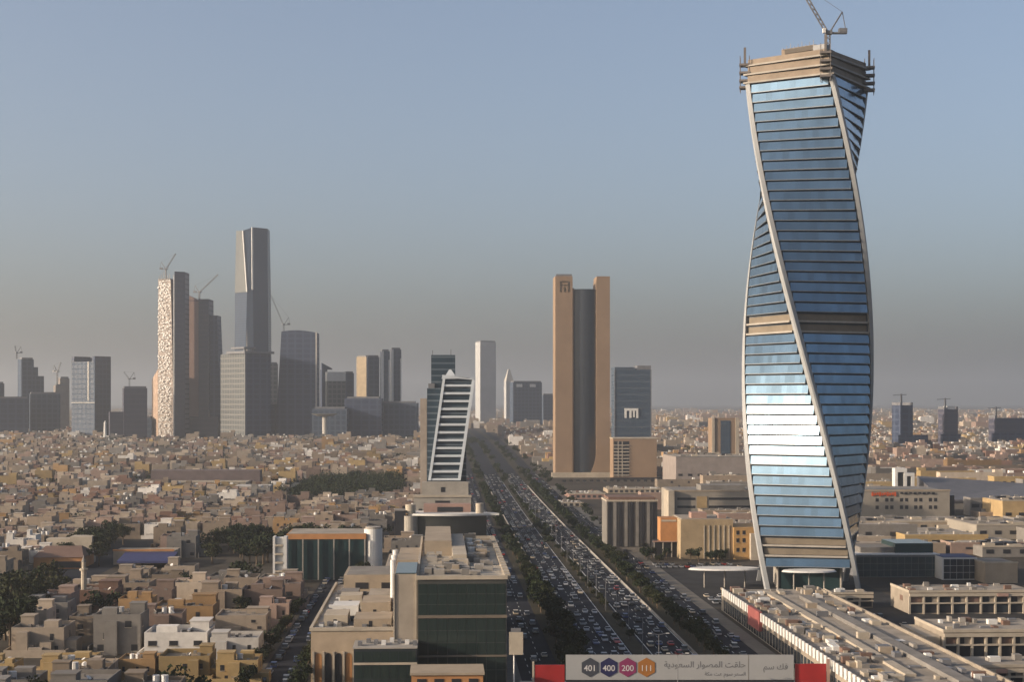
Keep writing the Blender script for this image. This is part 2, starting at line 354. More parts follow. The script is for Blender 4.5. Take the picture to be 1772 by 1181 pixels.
# ------------------------------------------------------------------ green glass office with stone wings (left of the boulevard)
Yb = 467.0
k, w, h = blk('office_slab', 'green glass office slab with cluttered stone roof beside the boulevard', 'office', 722, 877, 1004, Yb)
D = 138
part(k, 'wall', BEIGE, (0, w, .3, D, 0, h)); part(k, 'facade_frame', M('mullion_dark', (.06,.06,.055), .5), (.1, w-.1, 0, .29, 0, h)); clad(k, .3, w-.3, 8.6, 19.2, 9, 3, GREENGL, t=.1); clad(k, .3, w-.3, 20.2, h-1.2, 9, 3, GREENGL, t=.1)
clad(k, .3, w-.3, .4, 8.0, 9, 2, GREENGL, t=.1); part(k, 'floor_band', M('bronze_band', (.16,.13,.10), .6), (-.1, w+.1, -.35, .0, 19.3, 20.1), (-.1, w+.1, -.3, 0, 8.05, 8.55))
PROOF = M('pale_roof', (.44,.39,.32), .95, .3, .2)
part(k, 'roof', PROOF, (.6, w-.6, .6, D-.6, h+.003, h+.1))
part(k, 'parapet', CREAM, (-.3, w+.3, -.4, .5, h, h+1.1), (-.3, .4, .5, D, h, h+1.1), (-.3, w+.3, D-.4, D+.3, h, h+1.1))
for i in range(16): part(k, 'parapet_tooth', CREAM, (w-.6, w+1.1, .6+i*8.6, 5.6+i*8.6, h+.004, h+1.4))
part(k, 'penthouse', BEIGE, (1.5, 10.5, 70, 132, h+.1, h+5.2)); part(k, 'penthouse', CREAM, (10.6, 15, 40, 120, h+.1, h+3.4))
random.seed(5)
for i in range(70):
    x, y = random.uniform(2, w-5), random.uniform(3, 66) if i < 45 else random.uniform(60, 130)
    if y > 64 and x < 15.5: x = random.uniform(15.5, w-4)
    part(k, 'roof_unit', random.choice([CREAM, GREYROOF, CONC, BEIGE]), (x, x+random.uniform(1.5,3.5), y, y+random.uniform(1.5,5), h+.1, h+random.uniform(1.2,2.8)))
for i in range(12): y = 5+i*5; part(k, 'duct', random.choice([STEEL, CONC, CREAM]), (2+(i*3 % 5), 16+(i*7 % 7), y, y+.5, h+.35, h+.85))
for i in range(5): MB().cyl(17 + (i % 2)*3.2, 74 + i*9, 1.2, h+.1, h+2.6, n=10).build('water_tank', WHITE, k)
part(k, 'stair_shaft', M('shaft_stone', (.33,.28,.225), .85), (-6.6, -.01, 1, 34, 0, h+1.5)); part(k, 'shaft_edge', CREAM, (-6.9, -6.55, .7, 1.3, 0, h+1.6), (-.6, -.2, .6, 1.0, 0, h+1.6))
part(k, 'shaft_roof', TEAL, (-6.3, -.3, 1.4, 33, h+1.51, h+1.8)); part(k, 'rear_shaft', BEIGE, (-7, -.02, 52, 96, 0, h+.6))
for i, (yy) in enumerate((46, 58, 72)): MB().cyl(-8.2, yy, .9, 10, h+1.2+i*.4, n=10).build('vent_stack', WHITE, k)
k, w, h = blk('stone_wing', 'low stone office wing with arched colonnade and box-strewn roof', 'office', 538, 681, 1093, Yb)
D = 118; w2 = w
part(k, 'wall', M('wing_stone', (.40,.31,.22), .85, bump=.1), (0, w, 0, D, 0, h)); part(k, 'roof', PROOF, (.5, w-.1, .5, D-.5, h+.003, h+.1))
part(k, 'parapet', CREAM, (-.4, w, -.3, .4, h, h+1.0), (-.4, .4, .4, D, h, h+1.0)); part(k, 'rear_block', BEIGE, (4, w-1, D-24, D+6, h+.1, h+6)); part(k, 'rear_block_roof', GREYROOF, (5, w-2, D-23, D+5, h+6.003, h+6.2))
part(k, 'rear_block_opening', DARK, (8, 12.5, D-24.1, D-23.9, h+1.2, h+3.4)); part(k, 'rear_block_opening', DARK, (17, 21, D-24.1, D-23.9, h+1.2, h+3.4))
for i in range(5):
    x = 1.2 + i*2.9
    ar = MB(); ar.prism([(x, -.12), (x+1.9, -.12), (x+1.9, .05), (x, .05)], .5, 8.0)
    n_ = len(ar.v); arc = [(x+.95+.95*cos(pi*q/8), -.12, 8.0+1.2*sin(pi*q/8)) for q in range(9)]; ar.poly(arc)
    ar.build('arched_bay', ORANGE if i in (0, 3) else DARK, k)
    part(k, 'pilaster', CREAM, (x-.75, x-.2, -.5, -.002, 0, 9.6))
for (x, y, a, b_, c, m) in ((3,10,7,14,3.2,CREAM),(12,6,11,16,2.6,BEIGE),(4,34,8,12,3.0,WHITE),(13,32,9,18,4.2,BEIGE),(5,56,7,10,3.5,CREAM),(14,58,9,18,3.4,ROOF),(4,76,6,10,2.5,GREYROOF)):
    part(k, 'roof_room', m, (x, x+a, y, y+b_, h+.1, h+c)); part(k, 'roof_room_door', DARK, (x+a*.4, x+a*.4+1, y-.05, y, h+.2, h+2.0))
for i in range(50):
    x, y = random.uniform(1.5, w-3), random.uniform(2, 90); part(k, 'roof_unit', random.choice([STEEL, WHITE, GREYROOF]), (x, x+1.3, y, y+1.6, h+.1, h+random.uniform(.9,1.6)))
k, w, h = blk('glass_annex', 'low dark glass annex in front of the stone office wing', 'office', 612, 721, 1124, 452)
part(k, 'wall', DARKGL, (0, w, 0, 14.5, 0, h)); clad(k, .2, w-.2, .3, h-4.6, 7, 2, GREENGL); clad(k, .2, w-.2, h-3.8, h-.7, 7, 1, GREENGL); part(k, 'roof', CONC, (-.3, w+.2, -.4, 14.5, h+.002, h+.35)); part(k, 'band', CREAM, (-.1, w+.1, -.3, 0, h-4.5, h-3.9))
for i in range(8): part(k, 'roof_unit', random.choice([WHITE, STEEL]), (1+i*2.2, 2.2+i*2.2, 3+(i*5 % 7), 5+(i*5 % 7), h+.36, h+1.5))
k, w, h = blk('lit_kiosk', 'small orange stone pavilion with warm roof lamps in front of the green glass office', 'building', 712, 836, 1166, 432)
part(k, 'wall', ORANGE, (0, w, 0, 14, 0, h-.6)); part(k, 'roof', BEIGE, (-.4, w+.4, -.4, 14.4, h-.59, h)); 
for i in range(4): part(k, 'opening', DARK, (1.5+i*4.6, 4+i*4.6, -.1, .05, 1, h-1.6))
k = empty('pylon_sign', (XW(889, 450), 450, 0), 0, 'tall beige panel sign on a thin white pole at the kerb', 'sign')
part(k, 'panel', CREAM, (-1.3, 2.6, -.3, .3, ZW(1134,450), ZW(1095,450))); MB().cyl(.1, .7, .22, 0, ZW(1096,450), n=8).build('pole', WHITE, k); part(k, 'crown', STEEL, (-.8, 2, -.2, .2, ZW(1095,450)+.003, ZW(1088,450)))

# low office with cylinder end
k, w, h = blk('colonnade_office', 'low teal glass office with beige cornice and a white drum at its end', 'office', 497, 632, 925, 742)
part(k, 'wall', TEAL, (0, w, 0, 30, 0, h-2.4)); clad(k, .3, w-.3, .5, h-2.7, 9, 4, TEAL, y=-.1); part(k, 'cornice', ORANGE, (-.3, w+.3, -.6, 30.2, h-2.39, h)); part(k, 'roof', ROOF, (.4, w-.4, .4, 29.5, h+.002, h+.2))
for i in range(6): part(k, 'column', CONC, (i*w/5.05-.2, i*w/5.05+.4, -1.2, -.65, 0, h-2.41))
MB().cyl(w+3.4, 4, 4.2, 0, h+2, n=24).build('drum', WHITE, k, smooth=False); MB().cyl(w+3.4, 4, 3.6, h+2.003, h+3, n=24).build('drum_cap', CONC, k)
k, w, h = blk('stair_tower', 'white stair tower with open storeys beside the teal glass office', 'building', 472, 496, 930, 728)
part(k, 'frame', WHITE, (0, 1, 0, 7, 0, h), (w-1.6, w, 0, 7, 0, h), (1.001, w-1.601, 1.2, 7, 0, h-.5));
for i in range(5): part(k, 'landing', CREAM, (1.003, w-1.603, -.1, 1.15, 1+i*3.9, 1.9+i*3.9))

# ------------------------------------------------------------------ leaning frame tower and its podium
Ys = 1000.0
k = empty('leaning_tower', (XW(740, Ys), Ys, 0), RZ, 'leaning office tower with white ladder-like frame over dark blue glass', 'skyscraper')
def lx(px): return (px - 740)*Ys/FOC
NAVY = G('navy_glass', (.035,.06,.085), .1, .4, floor=3.9, line=(.06,.08,.10)); FRAME = M('frame_white', (.62,.66,.70), .5, .06)
zb, zt_ = ZW(832, Ys), ZW(656, Ys)
part(k, 'core', NAVY, (lx(739), lx(807), 3, 24, 0, ZW(672, Ys))); part(k, 'upper_core', NAVY, (lx(746), lx(788), 8, 26, ZW(672, Ys)+.01, ZW(614, Ys)))
part(k, 'side_slab', M('side_slab', (.36,.30,.25)), (lx(727), lx(738.5), 6, 26, 0, ZW(690, Ys)))
part(k, 'roof_plant', STEEL, (lx(741), lx(752), 5, 7.9, ZW(672, Ys)+.02, ZW(664, Ys)))
for q, e in ((748, 606), (780, 604)): part(k, 'antenna', STEEL, (lx(q), lx(q+1), 10, 11, ZW(614, Ys), ZW(e, Ys)))
def lean(z): return 25.0/(zt_-zb) * (z - zb) * Ys/FOC                     # shift of the frame with height
x0, x1 = lx(741), lx(797)
def skew(x, xx, za, zb2, y0, y1, m, name):
    b = MB(); a, c = lean(za), lean(zb2)
    b.v += [(x+a,y0,za),(xx+a,y0,za),(xx+a,y1,za),(x+a,y1,za),(x+c,y0,zb2),(xx+c,y0,zb2),(xx+c,y1,zb2),(x+c,y1,zb2)]
    for f in ((0,3,2,1),(4,5,6,7),(0,1,5,4),(1,2,6,5),(2,3,7,6),(3,0,4,7)): b.f.append(f); b.m.append(0)
    return b.build(name, m, k)
skew(x0, x0+1.6, zb, zt_, -2, 2.9, FRAME, 'frame_post'); skew(x1-1.8, x1, zb, zt_, -2, 2.9, FRAME, 'frame_post')
fs = (zt_ - zb)/13
for i in range(13):
    z = zb + i*fs; skew(x0+1.61, x1-1.81, z, z + fs*.28, -1.7, 2.8, FRAME, 'frame_rung'); skew(x0+1.62, x1-1.82, z + fs*.285, z + fs*.995, -.4, 2.7, NAVY, 'window_band')
a = lean(zt_); b = MB(); top = [(x0+a-.6,-2),(x1+a,-2),(x1+a,3),(x0+a-.6,3)]
b.prism(top, zt_+.01, [ZW(654,Ys), ZW(658,Ys), ZW(658,Ys), ZW(654,Ys)]); b.build('head', FRAME, k)
b = MB(); b.prism([(x0+a-.3,-1.8),(x1+a-.6,-1.8),(x1+a-.6,2.8),(x0+a-.3,2.8)], ZW(655,Ys), [ZW(649,Ys), ZW(657,Ys)+.1, ZW(657,Ys)+.1, ZW(649,Ys)]); b.build('sloped_cap', FRAME, k); MB().prism([(x0+a+1.5,-1.2),(x0+a+8,-1.2),(x0+a+8,2.2),(x0+a+1.5,2.2)], ZW(651,Ys), ZW(640,Ys), top=[(x0+a+4,-.3),(x0+a+5.2,-.3),(x0+a+5.2,1.4),(x0+a+4,1.4)]).build('peak', FRAME, k)
k, w, h = blk('stepped_podium', 'stepped grey stone podium below the leaning tower', 'building', 716, 815, 836, 985)
GST = M('podium_stone', (.34,.31,.27), .85)
part(k, 'wall', GST, (0, w, 0, 13, 0, h-8), (5, w-1.5, 4, 12.9, h-7.999, h)); part(k, 'ledge', CREAM, (-.4, w+.4, -.5, 0, h-9, h-7.6)); 
part(k, 'opening', DARK, (13, 22, -.1, 0, h-14.5, h-11)); part(k, 'opening', DARK, (16.5, 19, 3.85, 4.1, h-6, h-3)); windows(k, [3+i*3.6 for i in range(9)], [h-6-11.5], 2.2, 1.6)
k, w, h = blk('curved_office', 'dark curved glass office with white brim and stone drums by the boulevard', 'office', 706, 842, 890, 940)
n = 20; pts = [(w*i/n, -5.5*sin(pi*i/n)) for i in range(n+1)]; plan = pts + [(w, 24), (0, 24)]
MB().prism(plan, 0, h-.9).build('wall', G('smoky_glass', (.05,.052,.05), .1, .35), k)
me = None
for i in range(n):
    (xa, ya), (xb, yb) = pts[i], pts[i+1]; L = sqrt((xb-xa)**2+(yb-ya)**2)
    if me is None: me = MB().box(.1, L-.1, -.15, -.02, .3, h*.45).box(.1, L-.1, -.15, -.02, h*.45+.3, h-1.3).mesh('pane', MATS['smoky_glass'])
    link('pane', me, k, (xa, ya, 0), atan2(yb-ya, xb-xa))
br = [(w*1.16*i/n, -1.6-6.2*sin(pi*min(1, i/n*1.1))) for i in range(n+1)]
MB().prism(br + [(w*1.1, 6), (0, 25)], h-.89, h+.3).build('brim', WHITE, k)
MB().cyl(1.5, -1.5, 4.3, 0, h-.95, n=20).build('drum', GST, k); MB().cyl(1.5, 0, 3.0, h+.31, h+5.5, n=20).build('drum_top', CREAM, k)
MB().cyl(w-4, 1, 2.3, h+.31, h+6, n=20).build('drum_top', CREAM, k); part(k, 'rooftop_room', PINK, (9, w-9, 8, 20, h+.31, h+5)); part(k, 'rooftop_opening', DARK, (17, 32, 7.9, 8.0, h+.5, h+3.4))
for j, (v0_, v1_, hh, lb) in enumerate(((655, 733, 13, 'flat stone office added to shade the road, behind the green glass office'),)):  # office block added so that its shadow falls across the road
    xa, ya = uv(-22, v0_); k = empty('added_shade_office', (xa, ya, 0), RZ, lb, 'office'); part(k, 'wall', BEIGE, (0, 34, 0, v1_-v0_, 0, hh)); part(k, 'roof', ROOF, (.5, 33.5, .5, v1_-v0_-.5, hh+.003, hh+.2)); part(k, 'parapet', CREAM, (-.2, 34.2, -.2, .4, hh+.002, hh+1))
    windows(k, [2+i*4 for i in range(8)], [3, 7, 11], 2, 1.8)
k, w, h = blk('black_block', 'black glass block beside the curved glass office', 'building', 683, 701, 885, 936); part(k, 'wall', DARK, (0, w, 0, 14, 0, h)); part(k, 'roof', GREYROOF, (-.2, w+.2, -.2, 14.2, h+.002, h+.4))

# ------------------------------------------------------------------ tan stone tower
Yr = 1640.0; z0 = gz(Yr)
k = empty('tan_tower', (XW(961, Yr), Yr, z0), RZ, 'tall twin-slab tan stone tower with a dark glass strip between the slabs', 'skyscraper')
def rx(px): return (px - 961)*Yr/FOC
zt_ = ZW(478, Yr) - z0
part(k, 'slab', TAN, (0, rx(991), 0, 34, 0, zt_)); part(k, 'slab_inset', M('inset_stone', (.36,.25,.17), .8), (rx(991)+.01, rx(994), 3, 34, 0, zt_-12))
b = MB(); N_ = 10; zf = 26                                             # right slab: foot flares to the left
xr = rx(1056); xl = rx(1032)
b.v = []; prof = []
for i in range(N_+1):
    t = i/N_; prof.append((xl - (xl - rx(1018))*(1-t)**2, zf*t))
prof.append((xl, zt_-9)); prof.append((xl+.8, zt_)); m_ = len(prof)
for yy in (1, 34):
    for x, z in prof: b.v.append((x, yy, z))
    for x, z in prof: b.v.append((xr, yy, z))
for i in range(m_-1):
    q = 2*m_
    b.f += [(i, m_+i, m_+i+1, i+1), (q+i, q+i+1, q+m_+i+1, q+m_+i), (i, i+1, q+i+1, q+i), (m_+i, q+m_+i, q+m_+i+1, m_+i+1)]; b.m += [0]*4
b.f.append((m_-1, 2*m_-1, 4*m_-1, 3*m_-1)); b.m.append(0)
b.build('slab', TAN, k)
n = 10; pts = [(rx(993.5) + (rx(1033)-rx(993.5))*i/n, 4 - 2.6*sin(pi*i/n)) for i in range(n+1)]
MB().prism(pts + [(rx(1033), 30), (rx(993.5), 30)], 0, ZW(500, Yr)-z0).build('glass_strip', G('strip_glass', (.035,.04,.05), .2, .15), k)
e = part(k, 'emblem', M('emblem_bronze', (.10,.075,.05), .6), (4.5, 5.4, -.4, -.02, zt_-16, zt_-5), (12.6, 13.5, -.4, -.02, zt_-16, zt_-5), (5.41, 12.59, -.4, -.02, zt_-6, zt_-5), (5.41, 12.59, -.4, -.02, zt_-9.5, zt_-8.6), (8.3, 9.6, -.4, -.02, zt_-16, zt_-11))
part(k, 'base', CREAM, (-4, rx(1060), -6, -.2, 0, 5)); part(k, 'roof_rail', STEEL, (1, rx(990), 2, 2.3, zt_, zt_+2.2))
k, w, h = blk('stone_annex', 'tan stone annex with louvred strip right of the tan tower', 'office', 1061, 1137, 760, 1602)
part(k, 'wall', TAN, (0, w, 0, 30, 0, h)); part(k, 'roof', CREAM, (-.4, w+.4, -.4, 30.4, h+.003, h+1)); part(k, 'recess', DARK, (.8, 16, -.1, -.001, 3, h-2.5))
for i in range(10): part(k, 'louvre', CREAM, (.7, 16.2, -.8, -.11, 4+i*3.3, 4.9+i*3.3))
for x in (4.5, 8.5): part(k, 'mullion', CREAM, (x, x+.8, -.9, -.82, 3, h-2.5))
part(k, 'plinth', DARK, (-3, w+3, -1.2, -.91, 0, 2.2))
BG2 = G('steel_blue_glass', (.03,.05,.08), .3, .15, floor=8.0, line=(.05,.07,.095), vert=3, lw=.16)
Y_ = 2000
k, w, h = blk('blue_glass_tower', 'blue glass office tower with a white lettered sign right of the tan tower', 'skyscraper', 1064, 1127, 640, Y_)
part(k, 'wall', BG2, (0, w, 0, 40, 0, h)); part(k, 'crown', BG2, (0, w*.55, 0, 40, h+.002, h+3)); part(k, 'crown', STEEL, (w*.62, w, .5, 39, h+.002, h+5)); part(k, 'corner_strip', STEEL, (-.6, .4, -.6, -.01, 0, h), (w-.6, w+.4, -.6, -.01, 0, h))
sx, sz = 12, ZW(724, Y_)-gz(Y_)
part(k, 'sign', WHITE, (sx, sx+17, -1, -.01, sz+9, sz+12), (sx, sx+2.6, -1, -.01, sz, sz+8.99), (sx+6, sx+8.6, -1, -.01, sz, sz+8.99), (sx+10.5, sx+12.6, -1, -.01, sz+1, sz+8.99), (sx+14.4, sx+17, -1, -.01, sz, sz+8.99))
k, w, h = blk('beige_office', 'beige office with dark central glass strip left of the twisted skyscraper', 'office', 1232, 1279, 724, 1850)
part(k, 'wall', TAN, (0, w, 0, 26, 0, h)); part(k, 'glass_strip', BG2, (10, 21, -.4, -.001, 0, h-3)); part(k, 'side_pier', CREAM, (0, 3, -1, -.001, 0, h+.5), (w-4, w, -1, -.001, 0, h+.5))

# ------------------------------------------------------------------ far skyline
SKYG = 'towers of the hazy far business district'
def tower(name, label, pl, pc, pr, yt, Y, m, cat='skyscraper', part_name='wall', phi=None, group=SKYG, roof=True):
    s = FOC/Y; a, bb = (pc-pl)/s, (pr-pc)/s
    ph = phi if phi is not None else min(radians(62), max(radians(18), atan2(a, bb)))
    z0 = gz(Y); h = ZW(yt, Y) - z0; Lr, Ll = bb/cos(ph), (a/sin(ph) if a > 0 else bb*.8)
    k = empty(name, (XW(pc, Y), Y, z0), ph, label, cat, group)
    MB().box(0, Lr, 0, Ll, 0, h).build(part_name, m, k)
    if roof: MB().box(1.5, Lr-1.5, 1.5, Ll-1.5, h+.01, h+3).build('roof_plant', STEEL, k)
    return k, Lr, Ll, h
GG = [G('far_glass_a', (.022,.036,.064), .5, .05, floor=8.4, line=(.06,.078,.108), vert=9, lw=.28, spec=.3), G('far_glass_b', (.020,.030,.060), .5, .05, floor=8.4, line=(.05,.064,.10), vert=13, lw=.24, spec=.3),
      G('far_glass_c', (.055,.062,.066), .5, .05, floor=8.4, line=(.14,.14,.135), vert=8, lw=.3, spec=.3), G('far_glass_d', (.036,.036,.058), .5, .05, floor=8.4, line=(.075,.070,.090), lw=.3)]
PALE = M('pale_panel', (.45,.42,.38), .7, .1, .05); PINKP = M('pink_panel', (.34,.22,.18), .7, .08, .05); RAW = M('raw_concrete', (.22,.19,.17), .9, .2, .1)
k, a, b_, h = tower('office_block', 'low wide grey glass block left of the stepped tower', -14, -2, 44, 690, 2750, GG[1], 'building')
k, a, b_, h = tower('office_block', 'slim grey block rising behind the low wide grey glass block', -14, -6, 5, 664, 2980, GG[1], 'building')
k, a, b_, h = tower('stepped_tower', 'grey stepped tower with a small crane on its tall side', 25, 37, 55, 622, 2900, GG[0])
part(k, 'lower_step', GG[0], (a+.01, a+19, 2, b_, 0, h-30)); part(k, 'middle_step', GG[0], (a+.012, a+8, 1, b_-2, h-29.9, h-14))
crane((XW(29,2880), 2880, gz(2880)+h), .6, 10, 12, radians(75), 'small crane on the grey stepped tower', 1.2, group='cranes on the far towers')
tower('office_block', 'wide teal-grey glass block in front of the stepped tower', 38, 52, 100, 682, 2800, GG[0], 'building')
k, a, b_, h = tower('frame_tower', 'broad grey glass tower with open roof frame on the far left skyline', 117, 164, 183, 626, 2700, GG[0], roof=False)
part(k, 'roof_frame', GG[1], (0, a, 0, 3, h+.01, h+9), (0, 6, 3.01, b_*.12, h+.01, h+9), (0, a, b_-6, b_, h+.01, h+9), (a-3, a, 3.01, b_-6.01, h+.01, h+8))
part(k, 'facet', PALE, (-.6, -.02, b_*.25, b_*.3, h*.5, h), (-.5, -.02, 0, b_, h*.47, h*.48))
k, a, b_, h = tower('dark_block', 'dark square block with a rooftop crane left of the white lattice tower', 205, 214, 252, 672, 2650, GG[3], 'building')
crane((XW(224,2660), 2660, gz(2660)+h), .2, 14, 14, radians(50), 'small crane on the dark square block', 1.2, group='cranes on the far towers')
part(k, 'wing', GG[3], (-22, -.02, 4, b_-2, 0, h*.55))
k = empty('white_pylon', (XW(182,2600), 2600, gz(2600)), 0, 'thin white pylon between the broad grey tower and the dark square block', 'tower'); MB().cyl(0,0,3,0,30,n=10,r1=2).build('shaft', WHITE, k); MB().cyl(0,0,2.4,30.01,34,n=10,r1=.4).build('cap', WHITE, k)
for j, (pl, pc, pr, yt) in enumerate(((88, 96, 112, 668), (96, 104, 118, 655))): tower('unfinished_block', 'pinkish unfinished concrete block beside the broad grey tower', pl, pc, pr, yt, 3100+60*j, RAW, 'building')
crane((XW(99,3120), 3120, gz(3120)+70), 2.6, 50, 20, radians(60), 'crane over the pinkish unfinished block', 1.4, group='cranes on the far towers')
# white lattice tower
Yk = 2700; k = empty('lattice_tower', (XW(302, Yk), Yk, gz(Yk)), 0, 'tall wedge tower with spiky white lattice flank and dark slab side', 'skyscraper', SKYG); s = Yk/FOC; h = ZW(470, Yk)-gz(Yk)
MB().prism([(0,0),(16*s,10),(16*s,46),(0,46)], 0, [h, h, h, h]).build('dark_slab', GG[3], k)
MB().prism([(-33*s,18),(-.05,.02),(-.05,45.9),(-26*s,45.9)], 0, h*.96, top=[(-32*s,18),(-8*s,6),(-8*s,45.9),(-26*s,45.9)]).build('lattice_core', M('lattice_shade', (.36,.30,.26), .8), k)
random.seed(3); me = MB(); 
for i in range(74):
    z = 6 + i*(h*.93)/74
    for q in range(6):
        t = (q + .5*(i % 2))/6; x = -33*s + t*25*s + random.uniform(-1.5,1.5); y = 18 - t*17 - .3; zz = z + random.uniform(-1.5,1.5)
        if random.random() < .85: me.poly([(x, y-.4, zz), (x+random.uniform(2.5,4.8)*s, y-2.6, zz+random.uniform(-1,1)), (x+random.uniform(1,3.4)*s, y-2, zz+random.uniform(2,3.6))])
tag(me.build('lattice', WHITE, k), kind='stuff')
part(k, 'corner_blade', WHITE, (-1.6, -.1, -1.5, 0, 0, h*.98))
b = MB()
for i in range(6): x = -30*s + i*4*s; b.bar((x, 16-i*2, h*.95), (x, 16-i*2, h*.95 + 8 + (i*5 % 4)*3), .4)
b.build('spikes', PALE, k)
crane((XW(287,2720), 2720, gz(2720)+h*.96), 3.0, 16, 30, radians(55), 'thin crane on top of the white lattice tower', 1.3, group='cranes on the far towers')
MB().prism([(-46*s,30),(-33.5*s,20),(-33.5*s,46),(-46*s,46)], 0, [h*.36, h*.42, h*.42, h*.36]).build('side_block', M('warm_panel', (.50,.36,.27), .8), k)
Yk = 2760; k = empty('pink_fin_tower', (XW(318, Yk), Yk, gz(Yk)), 0, 'brown-pink tower of stepped fins right of the white lattice tower', 'skyscraper', SKYG); s = Yk/FOC; h = ZW(508, Yk)-gz(Yk)
MB().prism([(0,0),(26*s,0),(26*s,40),(0,40)], 0, [h, h-12, h-12, h]).build('pink_face', PINKP, k)
part(k, 'dark_top', GG[3], (-.6, 26.2*s, -.6, -.02, h-13, h-11.9)); MB().box(26.05*s, 44*s, -3, 40, 0, ZW(518, Yk)-gz(Yk)).build('dark_fin', GG[3], k)
h3 = ZW(546, Yk)-gz(Yk); MB().prism([(44.05*s,2),(66*s,2),(66*s,40),(44.05*s,40)], 0, h3, top=[(44.05*s,2),(57*s,2),(57*s,40),(44.05*s,40)]).build('tapered_fin', GG[1], k)
part(k, 'base', GG[3], (-14*s, 60*s, -8, -.7, 0, 38))
crane((XW(345,2780), 2780, gz(2780)+h-10), 2.9, 12, 45, radians(40), 'crane with long raised boom on the brown-pink fin tower', 1.3, group='cranes on the far towers')
# tallest far tower, faceted
Yp = 2970; k = empty('faceted_tower', (XW(431, Yp), Yp+30, gz(Yp)), 0, 'tallest far tower, slender faceted dark blue glass', 'skyscraper', SKYG); s = Yp/FOC; hp = ZW(393, Yp)-gz(Yp)
def oct_(r, y0): return [(r[0]*s,y0[0]),(r[1]*s,y0[1]),(r[2]*s,y0[2]),(r[3]*s,y0[3]),(r[4]*s,40),(r[5]*s,40)]
FG = G('facet_glass', (.020,.034,.066), .35, .15, floor=4.4, line=(.04,.055,.072), spec=.4); FG2 = G('facet_glass_pale', (.07,.076,.078), .5, .05, floor=4.4, line=(.12,.12,.115), lw=.35)
base_ = [(-32,6),(-10,-26),(10,-26),(31,-4),(30,40),(-30,40)]; mid_ = [(-30,4),(-4,-28),(6,-28),(29,-4),(28,40),(-28,40)]; top_ = [(-27,2),(-12,-24),(6,-26),(28,-2),(26,40),(-25,40)]
sc_ = lambda P: [(x*s, y) for x, y in P]
MB().prism(sc_(base_), 0, hp*.68, top=sc_(mid_)).build('lower_shaft', FG, k); MB().prism(sc_(mid_), hp*.68+.02, [hp-4, hp-6, hp, hp, hp, hp-4], top=sc_(top_)).build('upper_shaft', FG, k)
b = MB(); 
b.poly([(-30.2*s, 3.4, hp*.69), (-4.4*s, -28.4, hp*.69), (-12.4*s, -24.6, hp-6), (-27.3*s, 1.2, hp-4)]); b.build('pale_facet', FG2, k)
b = MB().bar((-4*s, -28.6, hp*.69), (-11.8*s, -24.6, hp-6), .9); b.bar((6*s, -28.6, hp*.70), (5*s, -26.6, hp), 1.3); b.build('bright_arris', WHITE, k)
b = MB().poly([(-9*s, -26.6, 6), (-1*s, -27.2, 6), (-4*s, -27.9, hp*.52)]); b.build('spire_facet', PALE, k)
k, a, b_, h = tower('plate_tower', 'pale grey slab tower with overhanging roof plate in front of the tallest far tower', 370, 424, 463, 612, 2620, GG[2], roof=False, phi=radians(40))
part(k, 'dark_side', GG[1], (.02, a+.3, -.5, -.02, 0, h)); part(k, 'roof_plate', STEEL, (-3, a+5, -4, b_*.7, h+.01, h+4)); part(k, 'upper_plate', STEEL, (2, a*.5, 6, b_*.6, h+8, h+11)); part(k, 'plate_post', STEEL, (4, 7, 9, 12, h+4.01, h+7.9), (a*.4, a*.4+3, 9, 12, h+4.01, h+7.9))
tower('slab_tower', 'sallow slab tower half hidden behind the pale grey slab tower', 452, 456, 480, 630, 2950, GG[2])
Yk = 2680; k = empty('arched_top_tower', (XW(482, Yk), Yk, gz(Yk)), 0, 'broad dark tower with gently arched top and widening foot', 'skyscraper', SKYG); s = Yk/FOC; h = ZW(573, Yk)-gz(Yk)
n = 12; b = MB(); prof = [(-6*s, 0)] + [(5*s + 60*s*i/n, h - 6 + 7*sin(pi*(.25 + .6*i/n))) for i in range(n+1)] + [(66*s, 0)]
m_ = len(prof); b.v = [(x, 0, z) for x, z in prof] + [(x, 44, z) for x, z in prof]
b.f.append(tuple(reversed(range(m_)))); b.f.append(tuple(range(m_, 2*m_))); b.m += [0, 0]
for i in range(m_): j = (i+1) % m_; b.f.append((i, j, m_+j, m_+i)); b.m.append(0)
b.build('wall', GG[1], k); part(k, 'foot', GG[1], (-14*s, -6.2*s, 4, 40, 0, 60)); part(k, 'pale_edge', PALE, (64*s, 66.4*s, -.6, -.05, 0, h-2))
crane((XW(491,2690), 2690, gz(2690)+h-2), 0.2, 12, 52, radians(66), 'crane with steep boom on the broad arched-top tower', 1.3, group='cranes on the far towers')
# cluster between the arched-top tower and the leaning tower
k, a, b_, h = tower('fin_tower', 'low tower with a slanted dark fin right of the arched-top tower', 553, 557, 566, 640, 2900, GG[1], roof=False); b = MB().prism([(0,0),(a*1.9,0),(a*1.9,4),(0,4)], h+.01, [h+12, h+2, h+2, h+12]); b.build('slanted_fin', GG[1], k)
k, a, b_, h = tower('white_top_block', 'grey block with a bright white top storey beside the slanted-fin tower', 561, 566, 597, 660, 2800, GG[2], 'building', roof=False); part(k, 'white_top', WHITE, (0, a, 0, b_, h+.01, h+16))
tower('slim_tower', 'slim dark tower between the white-topped block and the tan tower pair', 593, 598, 612, 646, 2850, GG[1])
k, a, b_, h = tower('tan_slab_tower', 'sandy slab tower with a darker slab on its right', 616, 634, 640, 618, 2900, M('sandy_panel', (.42,.33,.22), .8)); 
tower('slim_tower', 'slim grey slab tower right of the sandy slab tower', 633, 637, 656, 618, 2820, GG[0])
